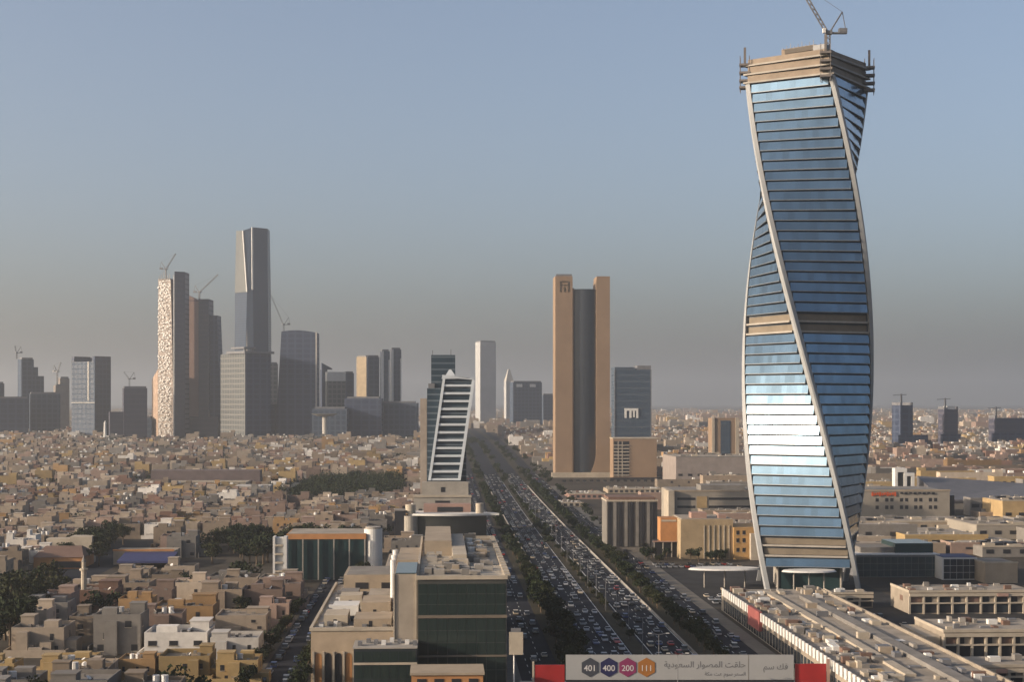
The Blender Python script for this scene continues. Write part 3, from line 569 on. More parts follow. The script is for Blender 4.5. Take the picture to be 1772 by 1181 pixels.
for j, (pl, pc, pr, yt) in enumerate(((657, 660, 674, 608), (674, 677, 694, 605))):
    k, a, b_, h = tower('striped_tower', 'slim twin tower with pale vertical edge strips', pl, pc, pr, yt, 2760+40*j, GG[0], group=SKYG); part(k, 'pale_strip', WHITE, (-.8, 4, -.8, -.02, 0, h), (a-2, a, -.8, -.02, 0, h*.9))
for j, (p0, p1, yt, lb) in enumerate(((540, 600, 708, 'long low grey hall below the slanted-fin tower'), (596, 660, 690, 'mid-rise grey block below the sandy slab tower'), (652, 722, 698, 'long mid-rise grey block below the twin striped towers'), (462, 500, 700, 'low grey block at the foot of the pale grey slab tower'), (196, 262, 724, 'low grey hall at the foot of the dark square block'))):
    k, w, h = blk('low_block', lb, 'building', p0, p1, yt, 2600+j*30, 0); part(k, 'wall', GG[1] if j % 2 else GG[0], (0, w, 0, 40, 0, h)); part(k, 'roof', STEEL, (4, w-4, 4, 30, h+.01, h+3))
k = empty('disc_pavilion', (XW(562,2560), 2560, gz(2560)), 0, 'pavilion with pale disc roof on a stem, in front of the long low grey hall', 'pavilion'); MB().cyl(0,0,4,0,42,n=10).build('stem', PALE, k); MB().cyl(0,0,12,42.01,46,n=24,r1=22).build('disc', PALE, k)
tower('pale_tower', 'pale tower with sunlit left edge fading into haze beyond the boulevard', 822, 831, 858, 592, 4000, M('pale_far_tower', (.42,.42,.42), .7, .08, .05))
k, a, b_, h = tower('pale_tower', 'faint slender spire tower beyond the boulevard', 872, 876, 889, 660, 4300, MATS['pale_far_tower'], roof=False); b = MB().prism([(0,0),(a,0),(a,b_),(0,b_)], h+.01, h+32, top=[(a*.4,b_*.4),(a*.6,b_*.4),(a*.6,b_*.6),(a*.4,b_*.6)]); b.build('spire', PALE, k)
k, a, b_, h = tower('hazy_block', 'hazy blue-grey block with two pale roof panels beyond the boulevard', 882, 888, 938, 662, 3700, GG[0], 'building'); part(k, 'roof_panel', WHITE, (8, 22, -.6, -.02, h-11, h-4)); part(k, 'roof_panel', WHITE, (40, 54, -.6, -.02, h-11, h-4))
tower('hazy_block', 'lower hazy grey block left of the tan tower', 936, 940, 958, 684, 3900, GG[0], 'building')
for j, (pl, pc, pr, yt, lb) in enumerate(((1549, 1558, 1582, 702, 'left one of the two lone dark towers on the plain right of the twisted skyscraper'), (1628, 1634, 1660, 709, 'right one of the two lone dark towers, with pale roof cap'), (1716, 1722, 1790, 724, 'wide dark block at the right end of the plain'))):
    k, a, b_, h = tower('dark_tower', lb, pl, pc, pr, yt, 2250+40*j, GG[3] if j else GG[1], group='dark towers on the right plain', roof=False); part(k, 'roof_screen', STEEL, (0, 3, 0, b_, h+.01, h+4), (a-3, a, 0, b_, h+.01, h+4)); 
    if j == 1: part(k, 'roof_cap', WHITE, (a*.3, a*.85, 2, b_-2, h+.01, h+4.5))
    part(k, 'podium', GG[1], (-6, a+22 if j < 1 else a+2, -4, -.02, 0, 22))
    b = MB().lattice((3.5,3,h), (3.5,3,h+16), 1.4, 3, .3); b.bar((-10,3,h+14), (12,3,h+15), .4); b.build('roof_hoist', STEEL, k)

# ------------------------------------------------------------------ right-hand side blocks
k, w, h = blk('mall_hall', 'long beige mall hall with two dark ribbon windows and rows of paired windows', 'mall', 1166, 1650, 852, 1085)
MALL = M('mall_stone', (.30,.265,.22), .85, .12, .08)
part(k, 'wall', MALL, (0, w, 0, 60, 0, h)); part(k, 'roof', GREYROOF, (1, w-1, 1, 59, h+.003, h+.3)); part(k, 'parapet', BEIGE, (-.3, w+.3, -.3, .6, h+.001, h+1.2))
def mx_(px): return (px-1166)*1085/FOC
def mz(py): return ZW(py, 1085) - gz(1085)
for z0_, z1_ in ((866, 862), (880, 876)):
    part(k, 'ribbon_window', DARK, (mx_(1172), mx_(1203), -.15, -.02, mz(z0_), mz(z1_))); part(k, 'ribbon_window', DARK, (mx_(1227), mx_(1300), -.15, -.02, mz(z0_), mz(z1_)))
part(k, 'corner_pier', CREAM, (-4, 0, -3, 20, 0, h+1)); part(k, 'yellow_panel', YELLOW, (mx_(1206), mx_(1224), -.3, -.02, mz(880), mz(860)))
windows(k, [mx_(p) for p in (1519, 1536, 1545, 1562, 1571, 1587, 1596, 1613, 1622)], [mz(870), mz(883)], 2.2, 2.4)
sg = part(k, 'sign', M('orange_sign', (.55,.10,.03), .6), *[(mx_(1512+i*4.4), mx_(1515.4+i*4.4), -.6, -.31, h-3.2+(i % 3)*.4, h-.4-(i*2 % 3)*.3) for i in range(10)])
part(k, 'sign', DARK, *[(mx_(1562+i*8), mx_(1567+i*8), -.6, -.31, h-1.6-(i % 2)*.5, h-.6) for i in range(8)]); part(k, 'gate_recess', DARK, (mx_(1648)+.1, mx_(1660), 2, 8, 0, h-3)); part(k, 'roof_plant', GREYROOF, (20, 50, 10, 30, h+.3, h+4), (60, 75, 20, 40, h+.3, h+3))
k, w, h = blk('gateway', 'bright white portal frame standing on the mall roof side', 'building', 1549, 1583, 811, 1210)
part(k, 'post', WHITE, (0, 2, 0, 8, 0, h-3)); part(k, 'post', WHITE, (6.8, 9, 0, 8, 0, h-3)); part(k, 'post', WHITE, (w-2.4, w, 0, 8, 0, h-6)); part(k, 'lintel', WHITE, (0, 9, 0, 8, h-2.99, h), (9.01, w, 0, 8, h-5.9, h-3.5)); part(k, 'infill', DARKGL, (2.01, 6.79, 3, 7, 0, h-3.01), (9.02, w-2.41, 3, 7, 0, h-6))
for j, (p0, p1, yt, Y, dp, m, lb) in enumerate((
    (1440, 1700, 905, 1012, 50, BEIGE, 'long low beige hall in front of the mall with paired windows'),
    (1440, 1690, 926, 930, 50, M('sand_stone', (.35,.275,.185), .85), 'long sand-coloured wall block behind the dark glass podium'),
    (1690, 1800, 910, 960, 60, MALL, 'grey-beige block right of the long sand-coloured wall block'),
    (1700, 1800, 948, 850, 60, GREYROOF, 'grey low block behind the sunlit beige stone block'),
    (1735, 1810, 868, 1080, 40, YELLOW, 'yellow stone building at the right end below the sloped dark roof'),
    (1170, 1300, 792, 1500, 90, M('dull_hall', (.26,.22,.20), .85), 'dull grey-brown hall behind the beige mall'))):
    k, w, h = blk('hall', lb, 'building', p0, p1, yt, Y); part(k, 'wall', m, (0, w, 0, dp, 0, h)); part(k, 'parapet', CREAM if j != 5 else GREYROOF, (-.2, w+.2, -.2, .5, h+.002, h+.9)); part(k, 'roof', ROOF, (.6, w-.6, .6, dp-.6, h+.003, h+.2))
    for i in range(14): x, y = random.uniform(2, w-8), random.uniform(3, dp-8); part(k, 'roof_unit', random.choice([GREYROOF, CREAM, DARK]), (x, x+random.uniform(2,7), y, y+random.uniform(2,5), h+.2, h+random.uniform(1,2.4)))
    for i in range(int(w/9)): part(k, 'opening', DARK, (2+i*9, 6+i*9+(i*3 % 3), -.12, -.01, h*.35, h*.35+2.2))
k, w, h = blk('sloped_hall', 'hall with long dark sloping roof at the right edge behind the mall', 'building', 1632, 1830, 850, 1170)
part(k, 'wall', GREYROOF, (0, w, 0, 60, 0, h-8)); b = MB().prism([(-1,-1),(w,-1),(w,61),(-1,61)], h-7.99, [h-6.5, h-6.5, h+2, h+8]); b.build('roof', M('dark_metal_roof', (.12,.115,.12), .5), k)
for i in range(6): part(k, 'bay', CONC, (4+i*12, 5+i*12, -.5, -.02, 0, h-8)) 
k, w, h = blk('striped_office', 'grey office with dark vertical fins beside the boulevard trees', 'office', 1050, 1138, 866, 880)
part(k, 'wall', M('grey_office', (.17,.155,.14), .8), (0, w, 0, 26, 0, h)); part(k, 'roof', BROWN, (1, w-1, 1, 25, h+.003, h+1.5))
for i in range(9): part(k, 'fin', GREYROOF if i % 2 else DARK, (.6+i*3.05, 2.2+i*3.05, -.5, -.02, 3, h-1))
part(k, 'cornice', CREAM, (-.3, w+.3, -.6, 26.3, h-.9, h+.002))
k, w, h = blk('yellow_office', 'sunlit yellow-beige building at the left foot of the twisted skyscraper', 'building', 1178, 1330, 900, 838)
part(k, 'wall', M('warm_beige', (.36,.27,.165), .85), (0, w*.6, 0, 30, 0, h)); part(k, 'wing', M('ochre_wall', (.42,.25,.10), .85), (w*.6+.01, w, -2, 26, 0, h-4)); part(k, 'roof', ROOF, (.5, w*.6-.5, .5, 29.5, h+.003, h+.5)); part(k, 'stair_block', CREAM, (w*.78, w*.88, -6, -2.01, 0, h-7)); part(k, 'tall_window', CREAM, (w*.93, w, -2.3, -2.02, 1, h-6)); 
for i in range(6): part(k, 'wall_rib', CREAM, (12+i*2.6, 12.5+i*2.6, -.3, -.01, 0, h-3))
windows(k, [w*.63, w*.70], [4, 9, 13], 1.6, 2, y=-2.06); part(k, 'roof_clutter', PINK, (6, 14, 3, 12, h+.5, h+3.4), (20, 24, 2, 8, h+.5, h+2.2))
k, w, h = blk('orange_block', 'bright orange stone tower block over a dark open storey', 'building', 1143, 1172, 897, 850)
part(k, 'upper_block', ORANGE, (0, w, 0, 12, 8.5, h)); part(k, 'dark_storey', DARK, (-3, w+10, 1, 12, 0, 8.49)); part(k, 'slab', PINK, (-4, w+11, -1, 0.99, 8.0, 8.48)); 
for i in range(5): part(k, 'column', CONC, (-3.6+i*4.6, -3.1+i*4.6, -.7, -.2, 0, 7.99))
part(k, 'cream_strip', CREAM, (.5, w-.5, -.3, -.01, h-2, h-1))  # plain cream strip across the front, near the top

k, w, h = blk('white_terrace', 'long low white terrace in front of the tan tower', 'building', 968, 1158, 839, 1545)
part(k, 'wall', CREAM, (0, w, 0, 24, 0, h)); part(k, 'roof', PALE, (-.3, w+.3, -.3, 24.3, h+.003, h+.6)); windows(k, [3+i*6.5 for i in range(15)], [1.2], 3.4, 2)
for j, (p0, p1, yt, Y, dp, m, lb) in enumerate(((985, 1048, 856, 1330, 50, PINK, 'pinkish low shops with pale roof edge left of the grey finned office'), (1052, 1150, 848, 1400, 40, BEIGE, 'flat beige shops behind the grey finned office'), (962, 1010, 872, 1240, 36, CREAM, 'small cream shops by the boulevard trees'))):
    k, w, h = blk('low_shops', lb, 'building', p0, p1, yt, Y); part(k, 'wall', m, (0, w, 0, dp, 0, h)); part(k, 'roof', ROOF, (.4, w-.4, .4, dp-.4, h+.003, h+.15)); part(k, 'parapet', CREAM, (-.2, w+.2, -.2, .4, h+.002, h+.9)); windows(k, [1.5+i*4.5 for i in range(int(w/4.6))], [h*.3], 2.6, 2)
    for i in range(16): x, y = random.uniform(1, w-4), random.uniform(2, dp-4); part(k, 'roof_unit', random.choice([WHITE, GREYROOF, BROWN, CREAM]), (x, x+random.uniform(1,3), y, y+random.uniform(1,3), h+.16, h+random.uniform(.8,2)))
# shopping rows on the right foreground
ROW = M('row_stone', (.29,.245,.195), .85, .2, .2, bump=.1)
def shop_row(name, label, p0, p1, py_top, Y, depth, bays, lit=True):
    k, w, h = blk(name, label, 'shop row', p0, p1, py_top, Y); f = .55
    part(k, 'wall', ROW, (0, w, f, depth, 0, h)); part(k, 'roof', ROOF, (.4, w-.4, f+.4, depth-.4, h+.003, h+.12))
    part(k, 'parapet', CREAM, (-.2, w+.2, f-.25, f+.3, h+.002, h+.9), (-.2, .35, f+.31, depth, h+.002, h+.9)); part(k, 'fascia', CREAM, (0, w, -.4, f-.01, h-1.4, h-.4), (0, w, -.3, f-.01, h*.48, h*.48+.5))
    bw = w/bays
    for i in range(bays):
        part(k, 'pier', CREAM, (i*bw-.35, i*bw+.35, -.25, f-.02, 0, h-1.41)); part(k, 'shop_window', DARK if i % 3 else DARKGL, (i*bw+.5, (i+1)*bw-.5, f-.12, f-.01, .5, h*.46)); part(k, 'upper_window', DARK if (i*7) % 4 else BROWN, (i*bw+.8, (i+1)*bw-.8-(i % 2)*1.6, f-.12, f-.01, h*.55, h*.8))
        if (i*5) % 7 == 2: part(k, 'shop_sign', REDP if i % 2 else PINK, (i*bw+.6, (i+1)*bw-.6, -.75, -.41, h-1.5, h-.3))
    for i in range(int(w*depth/75)):
        x, y = random.uniform(1, w-4), random.uniform(f+2, depth-4); part(k, 'roof_unit', random.choice([GREYROOF, CREAM, CONC, WHITE, BROWN, STEEL]), (x, x+random.uniform(1,3.4), y, y+random.uniform(1,3.4), h+.12, h+random.uniform(.7,2)))
    part(k, 'end_window', BROWN, (-.08, -.01, depth*.35, depth*.5, h*.5, h*.75)); return k, w, h
shop_row('shop_row', 'two-storey stone shop row with dark openings below the dark glass cube', 1574, 1800, 1027, 622, 26, 9)
k, w, h = shop_row('shop_row', 'nearer two-storey stone shop row with sunlit end wall and arcade', 1634, 1830, 1096, 516, 32, 8); part(k, 'ramp_wall', CREAM, (-5, -.3, 3, 31, 0, h*.8))
shop_row('shop_row', 'shop row along the bottom right with dark signs above its windows', 1560, 1830, 1158, 462, 20, 10)
shop_row('shop_row', 'short low shop row at the foot of the twisted skyscraper', 1440, 1512, 1030, 640, 14, 3)
# long roof beside the service road
xa, ya = uv(111, 408); k = empty('long_arcade', (xa, ya, 0), RZ, 'long flat-roofed arcade with white dotted parapet along the service road', 'shop row')
L, wd, h = 222, 38, 8.0
part(k, 'wall', ROW, (0, wd, 0, L, 0, h)); part(k, 'roof', ROOF, (.4, wd-.4, .4, L-.4, h+.003, h+.12)); part(k, 'parapet', ROW, (-.3, .3, .31, L, h+.002, h+1.0), (wd-.3, wd+.3, 0.31, L, h+.002, h+1.1), (-.3, wd+.3, -.3, .3, h+.002, h+1.0))
me = MB().box(-.7, -.31, 0, 2.6, h-1.6, h+1.3).mesh('parapet_block', WHITE)
for i in range(47): link('parapet_block', me, k, (0, 2+i*4.6, 0))
me = MB().box(-.14, -.01, 0, 3.2, .4, 4.6).mesh('shop_window', DARKGL)
for i in range(47): link('shop_window', me, k, (0, 1.5+i*4.6, 0))
part(k, 'red_bay', M('red_brick', (.30,.09,.08)), (-1.2, -.02, 142, 162, 3, h+1.6)); part(k, 'ridge', GREYROOF, (24, 28, 6, L-30, h+.12, h+1.4)); part(k, 'gallery', CREAM, (14, 17, 20, L-12, h+.12, h+.9))
for i in range(170):
    x, y = random.uniform(1.5, wd-5), random.uniform(2, L-6)
    if 23 < x+2 < 29 or 12 < x < 18: x = random.uniform(2, 8)
    part(k, 'roof_unit', random.choice([GREYROOF, CREAM, CONC, WHITE, BROWN, BEIGE, STEEL]), (x, x+random.uniform(1,4), y, y+random.uniform(1,5), h+.12, h+random.uniform(.6,2.2)))
for i in range(13): y = 8+i*16; part(k, 'roof_patch', random.choice([YELLOW, BEIGE, GREYROOF, ORANGE]), (3+(i*5 % 9), 10+(i*7 % 6), y, y+9, h+.125, h+.2))

# ------------------------------------------------------------------ footbridge with the sign
Yf = 452.0; k = empty('footbridge', (XW(925, Yf), Yf, 0), 0, 'footbridge over the boulevard with red end panels', 'bridge')
def fx(px): return (px-925)*Yf/FOC
zb_, zt_ = ZW(1181, Yf), ZW(1134, Yf)
part(k, 'deck', STEEL, (-4, fx(1440), .5, 4.5, zb_-2.2, zb_-.6)); part(k, 'red_panel', REDP, (fx(925), fx(977), .1, .5, zb_-.5, ZW(1152, Yf))); part(k, 'red_panel', REDP, (fx(1376), fx(1430), .1, .5, zb_-.5, ZW(1150, Yf)))
part(k, 'post', CREAM, (fx(921), fx(924.5), 0, .6, 0, ZW(1146, Yf))); part(k, 'post', PINK, (fx(1431), fx(1436), 0, .6, 0, ZW(1142, Yf)))
for px in (930, 1090, 1250, 1425): MB().cyl(fx(px), 2.5, .7, 0, zb_-2.21, n=10).build('pier', CONC, k)
k = empty('banner_sign', (XW(979, Yf), Yf-.4, zb_), 0, 'long pale grey banner with four hexagon emblems and dark Arabic lettering on the footbridge', 'sign')
w = 394*Yf/FOC; h = zt_-zb_; part(k, 'panel', M('banner_grey', (.33,.33,.33), .6, .05), (0, w, 0, .3, .6, h)); part(k, 'seam', GREYROOF, (w*.80, w*.803, -.03, -.001, .6, h)); part(k, 'dark_strip', DARK, (0, w, -.1, .3, 0, .58))  # panel, its seam and a dark strip along the foot
for i, c in enumerate(((.05,.055,.07), (.02,.02,.075), (.22,.03,.10), (.32,.13,.03))):
    cx_, r_ = (25+i*32.5+17)*Yf/FOC, 16.8*Yf/FOC; cz_ = .6+(h-.6)*.5; b = MB()
    pts = [(cx_+r_*sin(pi/3*q), cz_+r_*cos(pi/3*q)) for q in range(6)]; b.v = [(x, -.12, z) for x, z in pts] + [(x, -.002, z) for x, z in pts]
    b.f = [tuple(reversed(range(6)))] + [(q, (q+1) % 6, 6+(q+1) % 6, 6+q) for q in range(6)]; b.m = [0]*7; hx = b.build('hexagon', M('hexagon_%d' % i, c, .5, .05), k)
def text(s, x, z, size, m, parent, align='CENTER', y=-.02, name='lettering'):
    cu = bpy.data.curves.new('t', 'FONT'); cu.body = s; cu.size = size; cu.align_x = align; cu.extrude = .01; cu.offset = .008*size
    o = bpy.data.objects.new('t', cu); C.objects.link(o); me = bpy.data.meshes.new_from_object(o.evaluated_get(bpy.context.evaluated_depsgraph_get())); bpy.data.objects.remove(o)
    me.materials.clear(); me.materials.append(m); o = link(name, me, parent, (x, y, z)); o.rotation_euler = (pi/2, 0, 0); return o
INK = M('sign_ink', (.13,.13,.14), .6); PALEINK = M('pale_ink', (.55,.53,.53), .6)
for i, t in enumerate(('401', '400', '200', '111')): text(t, (25+i*32.5+17)*Yf/FOC, .6+(h-.6)*.36, 2.3, PALEINK, k, y=-.15)
def shaped(word):                                  # Arabic letters in their joined forms, written right to left
    F = {'ا':('\uFE8D','\uFE8E'),'ل':('\uFEDD','\uFEDE','\uFEDF','\uFEE0'),'م':('\uFEE1','\uFEE2','\uFEE3','\uFEE4'),'ش':('\uFEB5','\uFEB6','\uFEB7','\uFEB8'),'و':('\uFEED','\uFEEE'),
         'ر':('\uFEAD','\uFEAE'),'س':('\uFEB1','\uFEB2','\uFEB3','\uFEB4'),'ع':('\uFEC9','\uFECA','\uFECB','\uFECC'),'د':('\uFEA9','\uFEAA'),'ي':('\uFEF1','\uFEF2','\uFEF3','\uFEF4'),
         'ة':('\uFE93','\uFE94'),'ق':('\uFED5','\uFED6','\uFED7','\uFED8'),'ت':('\uFE95','\uFE96','\uFE97','\uFE98'),'ف':('\uFED1','\uFED2','\uFED3','\uFED4'),'ح':('\uFEA1','\uFEA2','\uFEA3','\uFEA4'),'ك':('\uFED9','\uFEDA','\uFEDB','\uFEDC'),'ص':('\uFEB9','\uFEBA','\uFEBB','\uFEBC')}
    out = ''; prev = False
    for i, ch in enumerate(word):
        if ch == ' ': out += ' '; prev = False; continue
        g = F[ch]; nxt = i+1 < len(word) and word[i+1] != ' '
        if len(g) == 2: out += g[1] if prev else g[0]; prev = False
        else: out += (g[3] if nxt else g[1]) if prev else (g[2] if nxt else g[0]); prev = nxt
    return out[::-1]
text(shaped('حلقت المصوار السعودية'), w*.79, .6+(h-.6)*.50, 2.35, INK, k, 'RIGHT'); text(shaped('السعر سوم عن مكة'.replace('ن','ت')), w*.79, .6+(h-.6)*.17, 1.45, INK, k, 'RIGHT')
text(shaped('فك سم'), w*.975, .6+(h-.6)*.42, 2.3, INK, k, 'RIGHT')

# ------------------------------------------------------------------ special buildings of the quarter on the left
k, w, h = blk('brown_roof_hall', 'long hall with dark brown pitched roof in the residential quarter', 'hall', 58, 142, 955, 790); Yh = 790
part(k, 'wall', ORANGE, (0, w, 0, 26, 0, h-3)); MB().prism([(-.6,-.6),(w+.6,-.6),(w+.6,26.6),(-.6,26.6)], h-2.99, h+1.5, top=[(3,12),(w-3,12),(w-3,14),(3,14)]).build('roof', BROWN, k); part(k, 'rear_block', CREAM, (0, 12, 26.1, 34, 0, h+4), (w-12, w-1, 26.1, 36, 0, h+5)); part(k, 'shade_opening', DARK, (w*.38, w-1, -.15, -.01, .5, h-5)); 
k, w, h = blk('blue_roof_hall', 'beige hall with a blue sheet roof in front of it', 'hall', 196, 300, 955, 810)
part(k, 'wall', BEIGE, (0, w, 0, 20, 0, h)); part(k, 'parapet', ORANGE, (-.2, w+.2, -.2, .4, h+.002, h+1)); MB().prism([(6,-22),(w+2,-22),(w+2,-.3),(6,-.3)], 3, [4, 4, 6.5, 6.5]).build('blue_roof', BLUE, k)
for x in (8, w*.5, w): part(k, 'post', STEEL, (x-.15, x+.15, -21.4, -21.1, 0, 2.99))
k, w, h = blk('long_block', 'very long low block with pale roof edge across the far quarter', 'building', 247, 424, 836, 1420)
part(k, 'wall', M('long_block_stone', (.35,.31,.25), .85), (0, w, 0, 40, 0, h)); part(k, 'roof_edge', CREAM, (-.3, w+.3, -.4, .6, h+.002, h+1.2)); part(k, 'rear_storey', M('maroon_wall', (.13,.10,.10), .85), (0, w+8, 40.1, 60, 0, h+9)); 
for i in range(14): part(k, 'opening', DARK, (3+i*6.2, 6.4+i*6.2, -.15, -.01, 3, h-3))
k, w, h = blk('pale_hall', 'pale flat hall right of the very long low block', 'building', 404, 466, 843, 1330)
part(k, 'wall', CONC, (0, w, 0, 30, 0, h)); part(k, 'roof', PALE, (.4, w-.4, .4, 29, h+.003, h+.5)); part(k, 'opening', DARK, (2, w*.6, -.15, -.01, h-7, h-4))
k = empty('minaret', (XW(145, 640), 640, 0), 0, 'slender cream minaret with pointed cap rising from the houses', 'minaret'); MB().cyl(0,0,1.1,0,15,n=10).build('shaft', CREAM, k); MB().cyl(0,0,1.7,15.01,15.8,n=10).build('balcony', CREAM, k); MB().cyl(0,0,.8,15.81,18.4,n=10).build('lantern', CREAM, k); MB().cyl(0,0,1,18.41,21,n=10,r1=.05).build('cap', GREYROOF, k)

# ------------------------------------------------------------------ houses
COLS = {'beige': (.225,.176,.132), 'pinkish': (.22,.156,.127), 'cream': (.32,.262,.205), 'ochre': (.29,.18,.086), 'grey': (.16,.147,.135), 'white': (.52,.49,.455), 'sandy yellow': (.30,.212,.10), 'terracotta': (.165,.097,.072)}
def house_proto(seed):
    r = random.Random(seed); w, d, h = r.uniform(12.5,16.5), r.uniform(13,18), r.choice([7.2, 7.6, 8.4, 10.8]); P = []; feats = []
    b = MB(); b.box(-w/2, w/2, -d/2, d/2, 0, h); t = .3; ph = r.uniform(.8,1.5)
    b.box(-w/2, w/2, -d/2, -d/2+t, h, h+ph).box(-w/2, w/2, d/2-t, d/2, h, h+ph).box(-w/2, -w/2+t, -d/2+t, d/2-t, h, h+ph).box(w/2-t, w/2, -d/2+t, d/2-t, h, h+ph)
    b.f = [f for f in b.f]; wing = r.random() < .6
    if wing: sx = r.choice([-1, 1]); b.box(min(sx*w/2, sx*(w/2+3.5)), max(sx*w/2, sx*(w/2+3.5)), -d/2+1, d*.12, 0, h*r.choice([.5,.62]));
    for q in range(r.randint(1,3)):                # bays and setbacks of unequal height
        bx = r.uniform(-w/2+.5, w/2-5); bw_ = r.uniform(3,5.5); bo = r.uniform(.9,2.4); side = r.choice([-1,1]); bh = h*r.choice([.45,.55,.9,1.0]) + r.uniform(.1,1.0)
        b.box(bx, min(bx+bw_, w/2-.2), min(side*d/2, side*(d/2+bo)), max(side*d/2, side*(d/2+bo)), 0, bh)
    P.append(('wall', b.mesh('wall', HWALL), 'c')); P.append(('roof', MB().box(-w/2+t, w/2-t, -d/2+t, d/2-t, h-.1, h+.06).mesh('roof', HWALL), 'r'))
    sw, sd_ = r.uniform(3.5,7), r.uniform(3.5,8); sx, sy = r.choice([-1,1])*(w/2-sw/2-.4), r.choice([-1,1])*(d/2-sd_/2-.4); sh = r.uniform(2.6,3.6)
    b = MB().box(sx-sw/2, sx+sw/2, sy-sd_/2, sy+sd_/2, h+.06, h+sh); b.box(sx-sw/2-.2, sx+sw/2+.2, sy-sd_/2-.2, sy+sd_/2+.2, h+sh+.001, h+sh+.3); P.append(('stair_room', b.mesh('stair_room', HWALL), 'c'))
    feats.append('large rooftop room' if sw*sd_ > 30 else 'small rooftop stair room')
    if r.random() < .5: P.append(('roof_room', MB().box(-sx*.6-2, -sx*.6+2.4, -sy*.6-2.2, -sy*.6+2, h+.06, h+2.7).mesh('roof_room', HWALL), 'l')); feats.append('second roof room')
    if r.random() < .6:
        b = MB(); n = r.choice([1,1,2]); 
        for i in range(n): b.cyl(-sx*.4+i*2.4-1, sy*.55, 1.0, h+.06, h+2.3, n=9)
        P.append(('water_tank', b.mesh('water_tank', WHITE), None)); feats.append('white water tank' if n == 1 else 'twin white tanks')
    b = MB()
    for i in range(r.randint(7,14)): x, y = r.uniform(-w/2+1.5, w/2-1.5), r.uniform(-d/2+1.5, d/2-1.5); b.box(x-.5, x+.5, y-.5, y+.5, h+.06, h+r.uniform(.7,1.1))
    P.append(('roof_units', b.mesh('roof_units', GREYROOF), 'stuff'))
    b = MB()
    for q in range(r.randint(1,3)):
        x, y = r.uniform(-w/2+1.5, w/2-1.5), r.uniform(-d/2+1.5, d/2-1.5); a = r.uniform(2.6,3.6); dv = Vector((cos(a), sin(a), .9)).normalized(); o1 = dv.orthogonal().normalized(); o2 = dv.cross(o1); c = Vector((x, y, h+1.3))
        b.bar((x,y,h), (x,y,h+1.2), .06); b.poly([tuple(c + (o1*cos(t*pi/4) + o2*sin(t*pi/4))*.75) for t in range(8)])
    P.append(('satellite_dishes', b.mesh('satellite_dishes', WHITE), 'stuff'))
    yx, y0_, y1_ = w/2+1.4, -d/2-r.uniform(2.6,4), d/2+1.2; yh = r.uniform(2,3); b = MB(); b.box(-yx, yx, y0_, y0_+.25, 0, yh).box(-yx, -yx+.25, y0_+.25, y1_, 0, yh).box(yx-.25, yx, y0_+.25, y1_, 0, yh)
    P.append(('yard_wall', b.mesh('yard_wall', HWALL), 'l'))
    ax = r.uniform(-w/2, w/2-5); P.append(('yard_annex', MB().box(ax, ax+r.uniform(3,5), y0_+.26, -d/2-1.0, 0, r.uniform(2.4,3.4)).mesh('yard_annex', HWALL), 'r'))
    if r.random() < .35:
        sy2 = -sy*.7; P.append(('lean_to', MB().prism([(-2.5,sy2-2),(3.5,sy2-2),(3.5,sy2+2),(-2.5,sy2+2)], h+2.1, [h+2.2,h+2.2,h+2.8,h+2.8]).mesh('lean_to', r.choice([BROWN, PINK, STEEL])), None)); feats.append('sheet lean-to on the roof')
    wins = []; ww = r.choice([1.1,1.4,1.8]); wh = r.choice([1.6,1.9]); ns = 3 if h > 10 else 2
    wm = MB().box(-ww/2, ww/2, -.06, .1, 0, wh, 0).box(-ww/2-.15, ww/2+.15, -.2, .1, -.22, -.01, 1).mesh('window', [DARK, CREAM])
    for fl in range(ns):
        z = 1.1 + fl*3.5
        for side in range(4):
            span = w if side % 2 == 0 else d; n = r.choice([2,3]) if side % 2 == 0 else r.choice([1,2])
            for i in range(n):
                if r.random() < .2: continue
                q = (i+.5)/n*span - span/2 + r.uniform(-.5,.5); off = (d if side % 2 == 0 else w)/2
                a = side*pi/2; x, y = q*cos(a) + off*sin(a), q*sin(a) - off*cos(a); wins.append((x, y, z, a))
    b = MB()
    for x, y, z, a in wins:
        n0 = len(b.v); b.box(-ww/2, ww/2, -.06, .1, z, z+wh); 
        for q in range(n0, len(b.v)): X, Y_, Z = b.v[q]; b.v[q] = (x + X*cos(a) - Y_*sin(a), y + X*sin(a) + Y_*cos(a), Z)
    return dict(P=P, wm=wm, wins=wins, wj=b.mesh('windows', DARK), feats=feats, w=w, d=d, h=h, door=MB().box(-.9,.9,-.08,.1,0,2.6).mesh('door', BROWN))
PROTOS = [house_proto(100+i) for i in range(16)]
HG = 'flat-roofed houses of the residential quarter'
def zone(X, Y):
    u, v = to_uv(X, Y)
    if u > 0: return 'right of the boulevard'
    if u < -180: return 'beyond the shaded tree street'
    if v < 560: return 'near the white villas'
    if v < 690: return 'near the minaret'
    if v < 800: return 'near the blue sheet roof'
    return 'behind the green belt'
